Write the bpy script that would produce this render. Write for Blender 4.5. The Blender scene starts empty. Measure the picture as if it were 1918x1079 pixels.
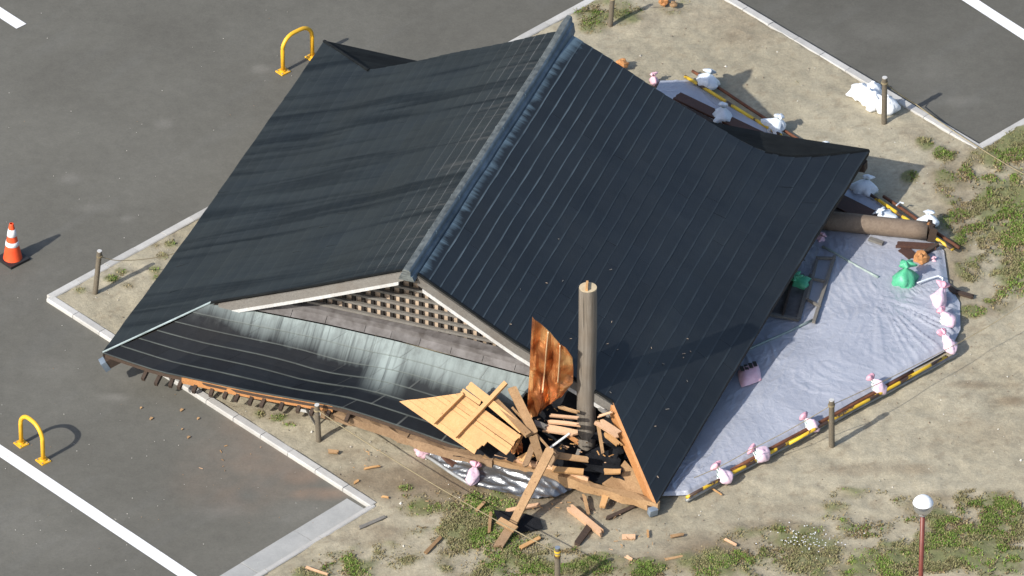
import bpy, math, random
import numpy as np
from mathutils import Vector, Matrix, noise as mn
random.seed(7); np.random.seed(7)
R = math.radians
SC = bpy.context.scene
COL = SC.collection

# ------------------------------------------------------------------ camera
EL = R(35.7); DIST = 150.0; PX = 120.0            # view elevation, metres away, photo pixels per metre
cd = bpy.data.cameras.new('camera'); cam = bpy.data.objects.new('camera', cd); COL.objects.link(cam)
cam.location = (0, -DIST*math.cos(EL), DIST*math.sin(EL))
cam.rotation_euler = (math.pi/2-EL, 0, 0)
cd.sensor_width = 36.0; cd.lens = DIST*PX/1918*36
cd.clip_start = 1.0; cd.clip_end = 3000
SC.camera = cam
# ------------------------------------------------------------------ daylight
SUN_EL = 36.0; SUN_AZ = 43.8                       # shadows run towards +X at this angle from X
w = bpy.data.worlds.new('World'); SC.world = w; w.use_nodes = True
wn = w.node_tree.nodes; wn.clear()
sky = wn.new('ShaderNodeTexSky'); sky.sky_type = 'NISHITA'; sky.sun_disc = False
sky.sun_elevation = R(SUN_EL); sky.sun_rotation = R(270-SUN_AZ)   # sun stands at -X -Y
sky.air_density = 1.0; sky.dust_density = 2.0; sky.altitude = 100
bg = wn.new('ShaderNodeBackground'); bg.inputs[1].default_value = 0.138
wo = wn.new('ShaderNodeOutputWorld')
w.node_tree.links.new(sky.outputs[0], bg.inputs[0]); w.node_tree.links.new(bg.outputs[0], wo.inputs[0])
sd = bpy.data.lights.new('sun', 'SUN'); sd.energy = 4.0; sd.angle = R(0.53); sd.color = (1, .955, .88)
sun = bpy.data.objects.new('sun', sd); COL.objects.link(sun)
sdir = Vector((math.cos(R(SUN_AZ))*math.cos(R(SUN_EL)), math.sin(R(SUN_AZ))*math.cos(R(SUN_EL)), -math.sin(R(SUN_EL))))
sun.rotation_euler = sdir.to_track_quat('-Z', 'Y').to_euler()
SC.view_settings.view_transform = 'Standard'; SC.view_settings.look = 'None'
SC.view_settings.gamma = 1; SC.view_settings.use_curve_mapping = False
SC.view_settings.exposure = 0.38

# ------------------------------------------------------------------ helpers
CP = Vector(cam.location); FW = Vector((0, math.cos(EL), -math.sin(EL))); UP = Vector((0, math.sin(EL), math.cos(EL)))
def at(u, v, z=0.0):
    """photo pixel -> the point at height z that it shows"""
    d = FW*(DIST*PX) + Vector((1, 0, 0))*(u-959) + UP*(539.5-v)
    return CP + d*((z-CP.z)/d.z)
def tag(o, label=None, cat=None, group=None, kind=None):
    if label: o['label'] = label
    if cat: o['category'] = cat
    if group: o['group'] = group
    if kind: o['kind'] = kind
    return o
def empty(name, loc, label=None, cat=None, group=None, kind=None):
    o = bpy.data.objects.new(name, None); COL.objects.link(o); o.location = loc; o.empty_display_size = .1
    return tag(o, label, cat, group, kind)
def wloc(o):
    p = Vector((0, 0, 0))
    while o: p += Vector(o.location); o = o.parent
    return p
def link(name, me, mats, parent=None, loc=None):
    for m in (mats if isinstance(mats, (list, tuple)) else [mats]): me.materials.append(m)
    o = bpy.data.objects.new(name, me); COL.objects.link(o)
    if parent: o.parent = parent
    if loc is not None: o.location = loc
    return o
def mesh(name, V, F, mats, parent=None, base=None, smooth=False, uv=None, uv2=None, mi=None):
    """V in world coordinates; a part takes its parent's origin, a top-level mesh takes base (default: centre at the bottom)"""
    V = [Vector(p) for p in V]
    if parent: b = wloc(parent); loc = None
    else:
        if base is None:
            base = Vector((sum(p.x for p in V)/len(V), sum(p.y for p in V)/len(V), min(p.z for p in V)))
        b = Vector(base); loc = b
    me = bpy.data.meshes.new(name); me.from_pydata([p-b for p in V], [], F)
    if uv:
        for nm, dat in (('UVMap', uv), ('Course', uv2)):
            if dat is None: continue
            l = me.uv_layers.new(name=nm)
            for i, lp in enumerate(me.loops): l.data[i].uv = dat[lp.vertex_index]
    if smooth: me.polygons.foreach_set('use_smooth', [True]*len(F))
    o = link(name, me, mats, parent, loc)
    if mi: me.polygons.foreach_set('material_index', mi)
    return o
class MB:
    def __init__(s): s.V = []; s.F = []; s.M = []
    def add(s, V, F, m=0):
        k = len(s.V); s.V += [Vector(p) for p in V]; s.F += [tuple(i+k for i in f) for f in F]; s.M += [m]*len(F); return s
    def build(s, name, mats, parent=None, base=None, smooth=False):
        return mesh(name, s.V, s.F, mats, parent, base, smooth, mi=s.M)
def frame(p0, p1, up=(0, 0, 1)):
    d = (p1-p0).normalized(); upv = Vector(up)
    if abs(d.dot(upv)) > .98: upv = Vector((0, 1, 0))
    s = d.cross(upv).normalized(); n = s.cross(d).normalized(); return d, s, n
def tube(pts, r, n=10, r2=None, cap=True, wob=0):
    pts = [Vector(p) for p in pts]; V = []; F = []; k = len(pts)
    for i, p in enumerate(pts):
        a = pts[max(0, i-1)]; b = pts[min(k-1, i+1)]
        d, s, nn = frame(a, b)
        if i and s.dot(ps) < 0: s = -s; nn = -nn
        ps = s
        rr = (r if r2 is None else r+(r2-r)*i/(k-1))
        for j in range(n):
            t = 2*math.pi*j/n; q = rr*(1+(wob*mn.noise(p*3+Vector((math.cos(t), math.sin(t), 0))) if wob else 0))
            V.append(p+s*math.cos(t)*q+nn*math.sin(t)*q)
    for i in range(k-1):
        for j in range(n):
            F.append((i*n+j, i*n+(j+1) % n, (i+1)*n+(j+1) % n, (i+1)*n+j))
    if cap: F.append(tuple(range(n))[::-1]); F.append(tuple((k-1)*n+j for j in range(n)))
    return V, F
def plank_vf(p0, p1, wd, th, up=(0, 0, 1), jag=.0, bend=0., taper=1.):
    """a board with broken ends: jag = how far its splinters stick out"""
    p0 = Vector(p0); p1 = Vector(p1); d, s, n = frame(p0, p1, up); L = (p1-p0).length
    NS = 5 if jag else 2; V = []; F = []
    NL = 4 if bend or jag else 1
    rows = []
    for e in range(NL+1):
        f = e/NL
        for j in range(NS):
            q = -0.5+j/(NS-1)
            off = 0
            if jag and e in (0, NL): off = random.uniform(-1, 1)*jag*(-1 if e == 0 else 1)
            ww = wd*(1+(taper-1)*f)
            c = p0+d*(L*f+off)+s*(q*ww)+n*(bend*math.sin(math.pi*f))
            V.append(c+n*th/2); V.append(c-n*th/2)
    def I(e, j, k): return (e*NS+j)*2+k
    for e in range(NL):
        for j in range(NS-1):
            F.append((I(e, j, 0), I(e, j+1, 0), I(e+1, j+1, 0), I(e+1, j, 0)))
            F.append((I(e, j, 1), I(e+1, j, 1), I(e+1, j+1, 1), I(e, j+1, 1)))
        F.append((I(e, 0, 0), I(e+1, 0, 0), I(e+1, 0, 1), I(e, 0, 1)))
        F.append((I(e, NS-1, 0), I(e, NS-1, 1), I(e+1, NS-1, 1), I(e+1, NS-1, 0)))
    for j in range(NS-1):
        F.append((I(0, j, 0), I(0, j, 1), I(0, j+1, 1), I(0, j+1, 0)))
        F.append((I(NL, j, 0), I(NL, j+1, 0), I(NL, j+1, 1), I(NL, j, 1)))
    return V, F
def plank(name, p0, p1, wd, th, m, parent=None, **k):
    V, F = plank_vf(p0, p1, wd, th, **k); return mesh(name, V, F, m, parent)
# numpy noise
def vnoise(x, y, seed=0):
    xi = np.floor(x).astype(np.int64); yi = np.floor(y).astype(np.int64); xf = x-xi; yf = y-yi
    def h(a, b):
        n = (a*374761393+b*668265263+seed*982451653) & 0x7fffffff
        n = ((n ^ (n >> 13))*1274126177) & 0x7fffffff
        return ((n ^ (n >> 16)) & 0xffff)/65535.
    u = xf*xf*(3-2*xf); v = yf*yf*(3-2*yf)
    return (h(xi, yi)*(1-u)+h(xi+1, yi)*u)*(1-v)+(h(xi, yi+1)*(1-u)+h(xi+1, yi+1)*u)*v
def fbm(x, y, o=4, seed=0):
    t = 0; a = .5; s = 0
    for i in range(o):
        t = t+a*vnoise(x*2**i+17.3*i, y*2**i+9.1*i, seed+i); s += a; a *= .5
    return t/s
def sstep(a, b, x):
    t = np.clip((x-a)/(b-a), 0, 1); return t*t*(3-2*t)

# ------------------------------------------------------------------ materials
class NT:
    def __init__(s, name):
        s.m = bpy.data.materials.new(name); s.m.use_nodes = True; s.t = s.m.node_tree; s.t.nodes.clear()
        s.o = s.n('OutputMaterial'); s.b = s.n('BsdfPrincipled'); s.l(s.b.outputs[0], s.o.inputs[0])
    def n(s, ty, **k):
        x = s.t.nodes.new('ShaderNode'+ty)
        for a, b in k.items(): setattr(x, a, b)
        return x
    def l(s, a, b): s.t.links.new(a, b)
    def inp(s, node, name, v):
        if hasattr(v, 'is_linked') or isinstance(v, bpy.types.NodeSocket): s.l(v, node.inputs[name])
        else: node.inputs[name].default_value = v
    def coord(s, kind='Object', scale=(1, 1, 1), uv=None, rot=(0, 0, 0)):
        if uv: c = s.n('UVMap'); c.uv_map = uv; src = c.outputs[0]
        else: src = s.n('TexCoord').outputs[kind]
        mp = s.n('Mapping'); mp.inputs['Scale'].default_value = scale; mp.inputs['Rotation'].default_value = rot
        s.l(src, mp.inputs[0]); return mp.outputs[0]
    def noise(s, co, scale, detail=4, rough=.55, dist=0):
        x = s.n('TexNoise'); s.l(co, x.inputs['Vector']); x.inputs['Scale'].default_value = scale
        x.inputs['Detail'].default_value = detail; x.inputs['Roughness'].default_value = rough; x.inputs['Distortion'].default_value = dist
        return x.outputs[0]
    def ramp(s, f, *st):
        x = s.n('ValToRGB'); e = x.color_ramp.elements
        while len(e) < len(st): e.new(.5)
        for i, (p, c) in enumerate(st):
            e[i].position = p; e[i].color = tuple(c)+(1,) if len(c) == 3 else c
        s.l(f, x.inputs[0]); return x.outputs[0]
    def rng(s, f, a, b, c=0., d=1.):
        x = s.n('MapRange'); s.l(f, x.inputs[0])
        for i, v in enumerate((a, b, c, d)): x.inputs[i+1].default_value = v
        return x.outputs[0]
    def math(s, op, a, b=0.):
        x = s.n('Math', operation=op); s.inp(x, 0, a); s.inp(x, 1, b); return x.outputs[0]
    def mix(s, f, a, b, bt='MIX'):
        x = s.n('Mix', data_type='RGBA', blend_type=bt); s.inp(x, 0, f)
        for i, v in ((6, a), (7, b)):
            if isinstance(v, (tuple, list)): x.inputs[i].default_value = tuple(v)+(1,)
            else: s.l(v, x.inputs[i])
        return x.outputs[2]
    def bump(s, h, st, dist=.01):
        x = s.n('Bump'); x.inputs['Strength'].default_value = st; x.inputs['Distance'].default_value = dist
        s.l(h, x.inputs['Height']); s.l(x.outputs[0], s.b.inputs['Normal']); return x
    def done(s, col=None, rough=.6, metal=0., spec=None):
        if col is not None: s.inp(s.b, 'Base Color', col if not isinstance(col, tuple) else tuple(col)+(1,))
        s.inp(s.b, 'Roughness', rough); s.inp(s.b, 'Metallic', metal)
        if spec is not None: s.b.inputs['Specular IOR Level'].default_value = spec
        return s.m
def mix3(a, b, f): return tuple(a[i]*(1-f)+b[i]*f for i in range(3))
def simple(name, c1, c2, scale=6, rough=.7, metal=0., bs=.3, bd=.005, stretch=(1, 1, 1), detail=5, spec=None, rnd=.25):
    t = NT(name); co = t.coord(scale=stretch); f = t.noise(co, scale, detail, .6)
    c = t.ramp(f, (.3, c1), (.7, c2))
    if rnd:
        oi = t.n('ObjectInfo'); h = t.n('HueSaturation'); t.l(c, h.inputs['Color'])
        t.l(t.rng(oi.outputs['Random'], 0, 1, 1-rnd, 1+rnd), h.inputs['Value']); c = h.outputs[0]
    if bs: t.bump(t.noise(co, scale*4, 4), bs, bd)
    return t.done(c, rough, metal, spec)
def wood(name, c1, c2, grain=30, rough=.75, rnd=.2, knots=True):
    """grain runs with UV-less object space: fine streaks plus blotches"""
    t = NT(name); co = t.coord(); oi = t.n('ObjectInfo')
    big = t.noise(co, 2.5, 4, .6); fine = t.noise(t.coord(scale=(1, 1, 1)), grain, 3, .7, 1.5)
    c = t.mix(t.rng(fine, .3, .75), c1, c2)
    c = t.mix(t.rng(big, .45, .8, 0, .55), c, mix3(c2, (.1, .05, .02), .35))
    if knots:
        v = t.n('TexVoronoi'); t.l(co, v.inputs['Vector']); v.inputs['Scale'].default_value = 7
        c = t.mix(t.rng(v.outputs['Distance'], .05, .11, .7, 0), c, (.12, .05, .02))
    h = t.n('HueSaturation'); t.l(c, h.inputs['Color']); t.l(t.rng(oi.outputs['Random'], 0, 1, 1-rnd, 1+rnd), h.inputs['Value'])
    t.bump(fine, .3, .004)
    return t.done(h.outputs[0], rough)

# roof copper: blue-black patina, streaks down the slope, verdigris where told
def roof_mat(name, base1, base2, kind):
    t = NT(name)
    st = t.noise(t.coord(uv='UVMap', scale=(2.2, .35, 1)), 2.0, 5, .6, .3)
    bl = t.noise(t.coord(uv='UVMap', scale=(1, 1, 1)), .8, 5, .65)
    gr = t.noise(t.coord(uv='UVMap'), 42, 3, .8)
    c = t.mix(t.rng(st, .3, .7), base1, base2)
    kf = .25 if kind == 'front' else 1.
    c = t.mix(t.rng(bl, .4, .75, 0, .5*kf), c, mix3(base2, (.022, .025, .022), .4))
    c = t.mix(t.rng(gr, .3, .75, 0, .5*kf), c, mix3(base2, (.035, .038, .042), .4))
    oi = t.n('ObjectInfo'); h = t.n('HueSaturation'); t.l(c, h.inputs['Color']); t.l(t.rng(oi.outputs['Random'], 0, 1, .88, 1.12), h.inputs['Value']); c = h.outputs[0]
    sx = t.n('SeparateXYZ'); u = t.n('UVMap'); u.uv_map = 'UVMap'; t.l(u.outputs[0], sx.inputs[0])
    U, V = sx.outputs[0], sx.outputs[1]
    s2 = t.n('SeparateXYZ'); u2 = t.n('UVMap'); u2.uv_map = 'Course'; t.l(u2.outputs[0], s2.inputs[0])
    pale = (.33, .39, .385)
    drip = t.noise(t.coord(uv='UVMap', scale=(6, .4, 1)), 1.0, 5, .7)
    patch = t.noise(t.coord(uv='UVMap', scale=(1, .4, 1)), 1.6, 3)
    if kind == 'right':      # blue-white run-off beside the ridge
        reach = t.math('ADD', t.rng(drip, .35, .7, -.02, .2), t.rng(U, 6.0, 7.4, 0, .28))
        f = t.rng(t.math('SUBTRACT', reach, V), -.05, .12, 0, .62)
        c = t.mix(f, c, (.16, .24, .30))
        ef = t.math('MULTIPLY', t.rng(V, .1, 2.2, .85, .12), t.rng(patch, .3, .6, .25, 1))
        c = t.mix(t.math('MULTIPLY', t.rng(s2.outputs[1], .86, .93, 0, 1), ef), c, (.13, .17, .19))
    elif kind == 'left':
        f = t.math('MULTIPLY', t.rng(V, 0, .9, 1, 0), t.rng(drip, .52, .7, 0, .35))
        c = t.mix(f, c, (.2, .18, .16))
        c = t.mix(t.math('MULTIPLY', t.rng(s2.outputs[1], .9, .95, 0, 1), t.rng(V, .1, 1.2, .5, .04)), c, (.2, .2, .2))
        sv = t.noise(t.coord(uv='UVMap', scale=(3.2, .16, 1)), 1.2, 4, .55, .6)
        c = t.mix(t.rng(sv, .38, .5, .75, 0), c, (.002, .003, .004)); spl = t.rng(sv, .30, .58, .19, .35)
    else:                    # front skirt: verdigris below the gable
        gate = t.rng(U, .15, .7)
        reach = t.math('ADD', t.math('MULTIPLY', t.math('ADD', t.rng(drip, .3, .72, .12, .27), t.rng(U, 1.5, 3.2, 0, .12)), gate), .0)
        f = t.rng(t.math('SUBTRACT', reach, V), -.26, .18, 0, .8)
        blob = t.math('MULTIPLY', t.rng(t.math('ABSOLUTE', t.math('SUBTRACT', U, 3.02)), .08, .4, 1, 0), t.rng(V, .35, .95, .95, 0))
        f = t.math('MAXIMUM', f, blob)
        c = t.mix(t.math('MULTIPLY', f, t.rng(t.noise(t.coord(uv='UVMap', scale=(7, .25, 1)), 1.3, 4, .7), .36, .5, .3, 1)), c, pale)
        c = t.mix(t.math('MULTIPLY', t.math('MULTIPLY', t.rng(U, 2.6, 3.6), t.rng(V, .16, .48, 1, 0)), t.rng(drip, .3, .6, .35, .95)), c, pale)
        c = t.mix(t.math('MULTIPLY', t.rng(t.noise(t.coord(uv='UVMap', scale=(2.5, 1.2, 1)), 2.2, 5, .7), .42, .68, 0, .55), t.rng(V, .12, .45, 1, 0)), c, (.09, .10, .10))
        grey = t.math('MULTIPLY', t.rng(U, 2.2, 3.6), t.rng(V, .2, 1.0, .32, .0))
        c = t.mix(grey, c, (.09, .10, .098))
        c = t.mix(t.math('MULTIPLY', t.rng(s2.outputs[1], .90, .95, 0, 1), t.rng(patch, .2, .7, .15, .7)), c, (.13, .15, .14))
        c = t.mix(t.math('MULTIPLY', t.rng(s2.outputs[0], .955, .975, 0, .6), t.math('MULTIPLY', t.rng(U, 2.0, 3.0), t.rng(patch, .3, .65, 0, 1))), c, (.12, .13, .125))
    t.bump(gr, .25, .003)
    t.b.inputs['Specular Tint'].default_value = (1, .92, .82, 1)
    if kind == 'left': t.l(spl, t.b.inputs['Specular IOR Level'])
    return t.done(c, t.math('ADD', t.rng(gr, .2, .8, .30, .46), t.rng(bl, .3, .7, -.05, .08)) if kind != 'front' else t.rng(gr, .2, .8, .5, .7), .0, .62 if kind == 'right' else (None if kind == 'left' else .22))
M = {}
M['roofR'] = roof_mat('roof_copper_right', (.004, .006, .0085), (.008, .011, .0145), 'right')
M['roofL'] = roof_mat('roof_copper_left', (.007, .009, .010), (.015, .018, .017), 'left')
M['roofF'] = roof_mat('roof_copper_front', (.003, .005, .0085), (.006, .009, .0135), 'front')
M['roofB'] = simple('roof_copper_rear', (.006, .007, .008), (.014, .016, .016), 4, .8, 0, .2, .003, spec=.12)
M['ridge'] = simple('ridge_copper', (.045, .052, .052), (.15, .165, .16), 5, .5, .0, .2, .004, (2, 2, 8), rnd=.15)
M['ridge_side'] = simple('ridge_side_verdigris', (.06, .085, .105), (.17, .22, .26), 3, .55, 0, .2, .004, rnd=.05)
M['flash'] = simple('verdigris_flashing', (.17, .21, .20), (.40, .47, .47), 2.2, .55, 0, .2, .004, (1.6, 1.6, 1.6), rnd=.12)
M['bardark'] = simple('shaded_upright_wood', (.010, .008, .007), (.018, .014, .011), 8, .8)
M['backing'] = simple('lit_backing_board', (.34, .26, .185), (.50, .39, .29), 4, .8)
M['purple'] = simple('aged_copper_brown', (.06, .052, .048), (.17, .16, .158), 5, .6, 0, .2, .004, rnd=.15)
M['fresh'] = wood('fresh_boards', (.56, .33, .145), (.46, .245, .09), 26, .7, .09)
M['pink'] = wood('split_cedar', (.66, .42, .26), (.50, .30, .17), 26, .75, .12, False)
M['tan'] = wood('tan_timber', (.40, .25, .125), (.24, .14, .065), 24, .75, .2)
M['beam'] = wood('eave_beam_timber', (.34, .225, .13), (.20, .125, .07), 20, .8, .15)
M['orange'] = wood('orange_timber', (.52, .25, .09), (.36, .15, .05), 20, .75, .12)
M['grey'] = wood('weathered_grey_wood', (.20, .19, .17), (.12, .11, .098), 26, .85, .12, False)
M['pale'] = wood('pale_weathered_board', (.62, .63, .62), (.42, .41, .39), 20, .7, .05, False)
M['dark'] = wood('dark_brown_wood', (.07, .045, .03), (.03, .02, .015), 20, .8, .2, False)
M['redbrown'] = wood('red_brown_board', (.10, .045, .03), (.05, .025, .018), 20, .7, .15, False)
def pillar_mat():
    t = NT('pillar_wood'); co = t.coord(scale=(14, 14, .8)); f = t.noise(co, 1.2, 6, .65)
    g = t.noise(t.coord(), 2.0, 3)
    c = t.ramp(f, (.3, (.11, .095, .075)), (.55, (.20, .175, .145)), (.75, (.27, .24, .20)))
    c = t.mix(t.rng(g, .4, .7, 0, .5), c, (.14, .105, .07))
    cr = t.noise(t.coord(scale=(7, 7, .25)), 1.0, 2)
    c = t.mix(t.rng(t.math('ABSOLUTE', t.math('SUBTRACT', cr, .5)), .0, .012, .8, 0), c, (.03, .025, .02))
    t.bump(f, .5, .01); return t.done(c, .85)
M['pillar'] = pillar_mat()
M['pillar_end'] = simple('pillar_end_grain', (.42, .33, .2), (.58, .48, .32), 10, .8, rnd=0)
M['fallen'] = wood('fallen_pillar_wood', (.21, .16, .115), (.13, .095, .07), 14, .8, 0, False)
def copper():
    t = NT('bright_copper'); co = t.coord(); f = t.noise(co, 2.2, 4, .5, .6); g = t.noise(co, 7, 4)
    c = t.ramp(f, (.32, (.22, .07, .03)), (.5, (.58, .23, .08)), (.64, (.90, .52, .23)))
    c = t.mix(t.rng(g, .55, .8, 0, .5), c, (.2, .06, .03))
    t.bump(f, .5, .08); return t.done(c, t.rng(f, .3, .7, .42, .28), .75)
M['copper'] = copper()
M['seam'] = simple('pale_copper_seam', (.55, .36, .2), (.70, .50, .3), 6, .4, .5, 0, rnd=0)
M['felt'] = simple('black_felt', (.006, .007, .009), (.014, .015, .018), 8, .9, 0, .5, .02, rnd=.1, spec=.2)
def tarp_mat(name, a, b, metal, rough):
    t = NT(name); co = t.coord(); f = t.noise(co, 1.1, 4, .5); g = t.noise(co, 7, 4, .6, .8); k = t.noise(co, 28, 2, .5)
    c = t.mix(t.rng(f, .3, .7), a, b); c = t.mix(t.rng(g, .5, .8, 0, .25), c, mix3(a, (.3, .28, .25), .5))
    h = t.math('ADD', g, t.math('MULTIPLY', k, .08)); t.bump(h, .45, .04)
    return t.done(c, rough, metal)
M['tarp'] = tarp_mat('silver_blue_sheet', (.35, .37, .43), (.45, .47, .53), .15, .36)
M['silver'] = tarp_mat('crumpled_silver_sheet', (.15, .155, .16), (.27, .28, .285), .75, .3)
M['yellow'] = simple('yellow_paint', (.72, .38, .02), (.82, .47, .03), 5, .45, 0, .1, .002, rnd=.03)
def worn_yellow():
    t = NT('worn_yellow_pipe'); co = t.coord(); f = t.noise(co, 2.4, 5, .6)
    c = t.ramp(f, (.44, (.06, .035, .025)), (.47, (.66, .42, .03)), (.7, (.80, .56, .03)))
    return t.done(c, .5)
M['yellow_pipe'] = worn_yellow()
M['rust'] = simple('rusty_steel', (.07, .025, .013), (.19, .07, .03), 8, .8, 0, .3, .003)
M['greypipe'] = simple('galvanised_pipe', (.20, .205, .2), (.36, .37, .37), 6, .5, .3, .1, .002)
M['greenpole'] = simple('green_grey_pole', (.18, .24, .22), (.30, .35, .33), 5, .5, .1, .1, .002)
M['post'] = wood('rope_post_wood', (.16, .135, .10), (.095, .08, .055), 24, .85, .12, False)
M['rope'] = simple('thin_rope', (.20, .16, .09), (.30, .25, .15), 10, .9, 0, 0)
M['black'] = simple('black_rubber', (.012, .012, .013), (.025, .025, .026), 10, .6, rnd=0)
M['cone'] = simple('cone_orange', (.80, .075, .02), (.92, .12, .035), 6, .5, 0, .05, .001, rnd=0)
M['white'] = simple('white_band', (.75, .76, .78), (.86, .87, .88), 6, .5, 0, .05, .001, rnd=0)
M['bagwhite'] = simple('white_sack', (.62, .68, .74), (.80, .85, .90), 10, .5, 0, .5, .012, rnd=.06)
M['brightwhite'] = simple('bright_white_sack', (.86, .88, .9), (.92, .93, .94), 10, .45, 0, .3, .01, rnd=.02)
M['bagpink'] = simple('pink_sack', (.68, .40, .47), (.80, .55, .61), 9, .5, 0, .5, .012, rnd=.06)
M['hotpink'] = simple('deep_pink_ruffle', (.72, .33, .43), (.82, .48, .56), 12, .5, 0, .5, .012, rnd=.06)
M['baggreen'] = simple('green_sack', (.06, .36, .19), (.13, .52, .30), 9, .4, 0, .5, .015, rnd=.05)
def print_mat():
    t = NT('printed_pink_sack'); co = t.coord(); n_ = t.noise(co, 16, 2, .5)
    w_ = t.n('TexWave'); t.l(t.coord(rot=(.5, .9, .3)), w_.inputs['Vector']); w_.inputs['Scale'].default_value = 9; w_.inputs['Distortion'].default_value = 3; w_.inputs['Detail'].default_value = 1
    st = t.ramp(w_.outputs['Fac'], (.30, (.07, .20, .16)), (.38, (.70, .70, .72)))
    sx = t.n('SeparateXYZ'); t.l(co, sx.inputs[0]); k = t.math('ADD', sx.outputs[0], t.math('MULTIPLY', n_, .12))
    c = t.mix(t.rng(k, -.13, -.11, 1, 0), t.ramp(n_, (.3, (.66, .46, .57)), (.7, (.78, .62, .70))), st)
    t.bump(n_, .5, .015); return t.done(c, .42)
M['print'] = print_mat()
M['chrome'] = simple('mirror_globe', (.5, .52, .54), (.62, .63, .65), 3, .12, .9, 0, rnd=0)
M['maroon'] = simple('maroon_paint', (.13, .03, .022), (.19, .05, .035), 5, .45, rnd=0)
M['metalend'] = simple('blue_grey_metal', (.16, .2, .25), (.3, .36, .42), 5, .35, .3, .1, .002)
M['glass'] = simple('frosted_panel', (.26, .29, .34), (.36, .39, .44), 3, .35, 0, .1, .003)
def conc(name, a, b):
    t = NT(name); co = t.coord(); f = t.noise(co, 2.5, 6, .7); g = t.noise(co, 45, 3, .7)
    c = t.mix(t.rng(f, .3, .7), a, b); c = t.mix(t.rng(g, .5, .8, 0, .4), c, mix3(a, (.2, .18, .14), .6))
    oi = t.n('ObjectInfo'); h = t.n('HueSaturation'); t.l(c, h.inputs['Color']); t.l(t.rng(oi.outputs['Random'], 0, 1, .88, 1.08), h.inputs['Value'])
    t.bump(g, .4, .006); return t.done(h.outputs[0], .85)
M['kerb'] = conc('kerb_concrete', (.40, .39, .365), (.52, .51, .485))
M['gutter'] = conc('gutter_concrete', (.33, .335, .325), (.43, .43, .415))
M['paint'] = conc('road_paint', (.74, .75, .76), (.86, .87, .88))
def paint_mat():
    t = NT('worn_road_paint'); co = t.coord(); f = t.noise(co, 11, 6, .75)
    c = t.ramp(f, (.29, (.3, .3, .29)), (.36, (.75, .76, .77)), (.7, (.86, .87, .88)))
    t.bump(t.noise(co, 60), .3, .004); return t.done(c, .7)
M['paint'] = paint_mat()
def attr_mat(name, scale, rough, bs, bd, amt):
    t = NT(name); a = t.n('Attribute'); a.attribute_name = 'Tint'; co = t.coord()
    g = t.noise(co, scale, 4, .8); m = t.noise(co, scale*.17, 5, .7)
    h = t.n('HueSaturation'); t.l(a.outputs['Color'], h.inputs['Color'])
    v = t.math('MULTIPLY', t.rng(g, .25, .75, 1-amt, 1+amt), t.rng(m, .25, .75, 1-amt*.8, 1+amt*.8)); t.l(v, h.inputs['Value'])
    t.bump(t.math('ADD', g, m), bs, bd); return t.done(h.outputs[0], rough, 0, .3)
M['sand'] = attr_mat('sandy_soil', 22, .95, .6, .02, .20)
M['asphalt'] = attr_mat('asphalt', 30, .9, .5, .006, .13)
t = NT('grass_blades'); a = t.n('Attribute'); a.attribute_name = 'Tint'; M['grass'] = t.done(a.outputs['Color'], .8, 0, .2)

# ------------------------------------------------------------------ ground
ZA = -.05                                             # asphalt level; sandy soil lies at 0
def px_of(X, Y, Z=0.):
    dx = X-CP.x; dy = Y-CP.y; dz = Z-CP.z
    f = dy*math.cos(EL)-dz*math.sin(EL); up = dy*math.sin(EL)+dz*math.cos(EL)
    k = DIST*PX/f
    return 959+dx*k, 539.5-up*k
def g2(u, v, z=0.): p = at(u, v, z); return np.array((p.x, p.y))
def ext(a, b, L):  # beyond b by L metres
    d = (b-a)/np.linalg.norm(b-a); return b+d*L
K1 = g2(93, 557); K0 = ext(K1, g2(1110, -1), 8); K2 = g2(700, 946); K3 = ext(K2, g2(500, 1068), 8)
R1 = g2(1834, 277); R0 = ext(R1, g2(1368, 0), 8); R2 = ext(R1, g2(1918, 229), 9)
island = np.array([K0, K1, K2, K3, (30, -30), (40, 20), R2, R1, R0, (5, 40), K0])
def inside(X, Y, poly):
    r = np.zeros(X.shape, bool); n = len(poly)
    for i in range(n):
        x1, y1 = poly[i]; x2, y2 = poly[(i+1) % n]
        if y1 == y2: continue
        c = ((y1 > Y) != (y2 > Y)) & (X < (x2-x1)*(Y-y1)/(y2-y1)+x1); r ^= c
    return r
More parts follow.
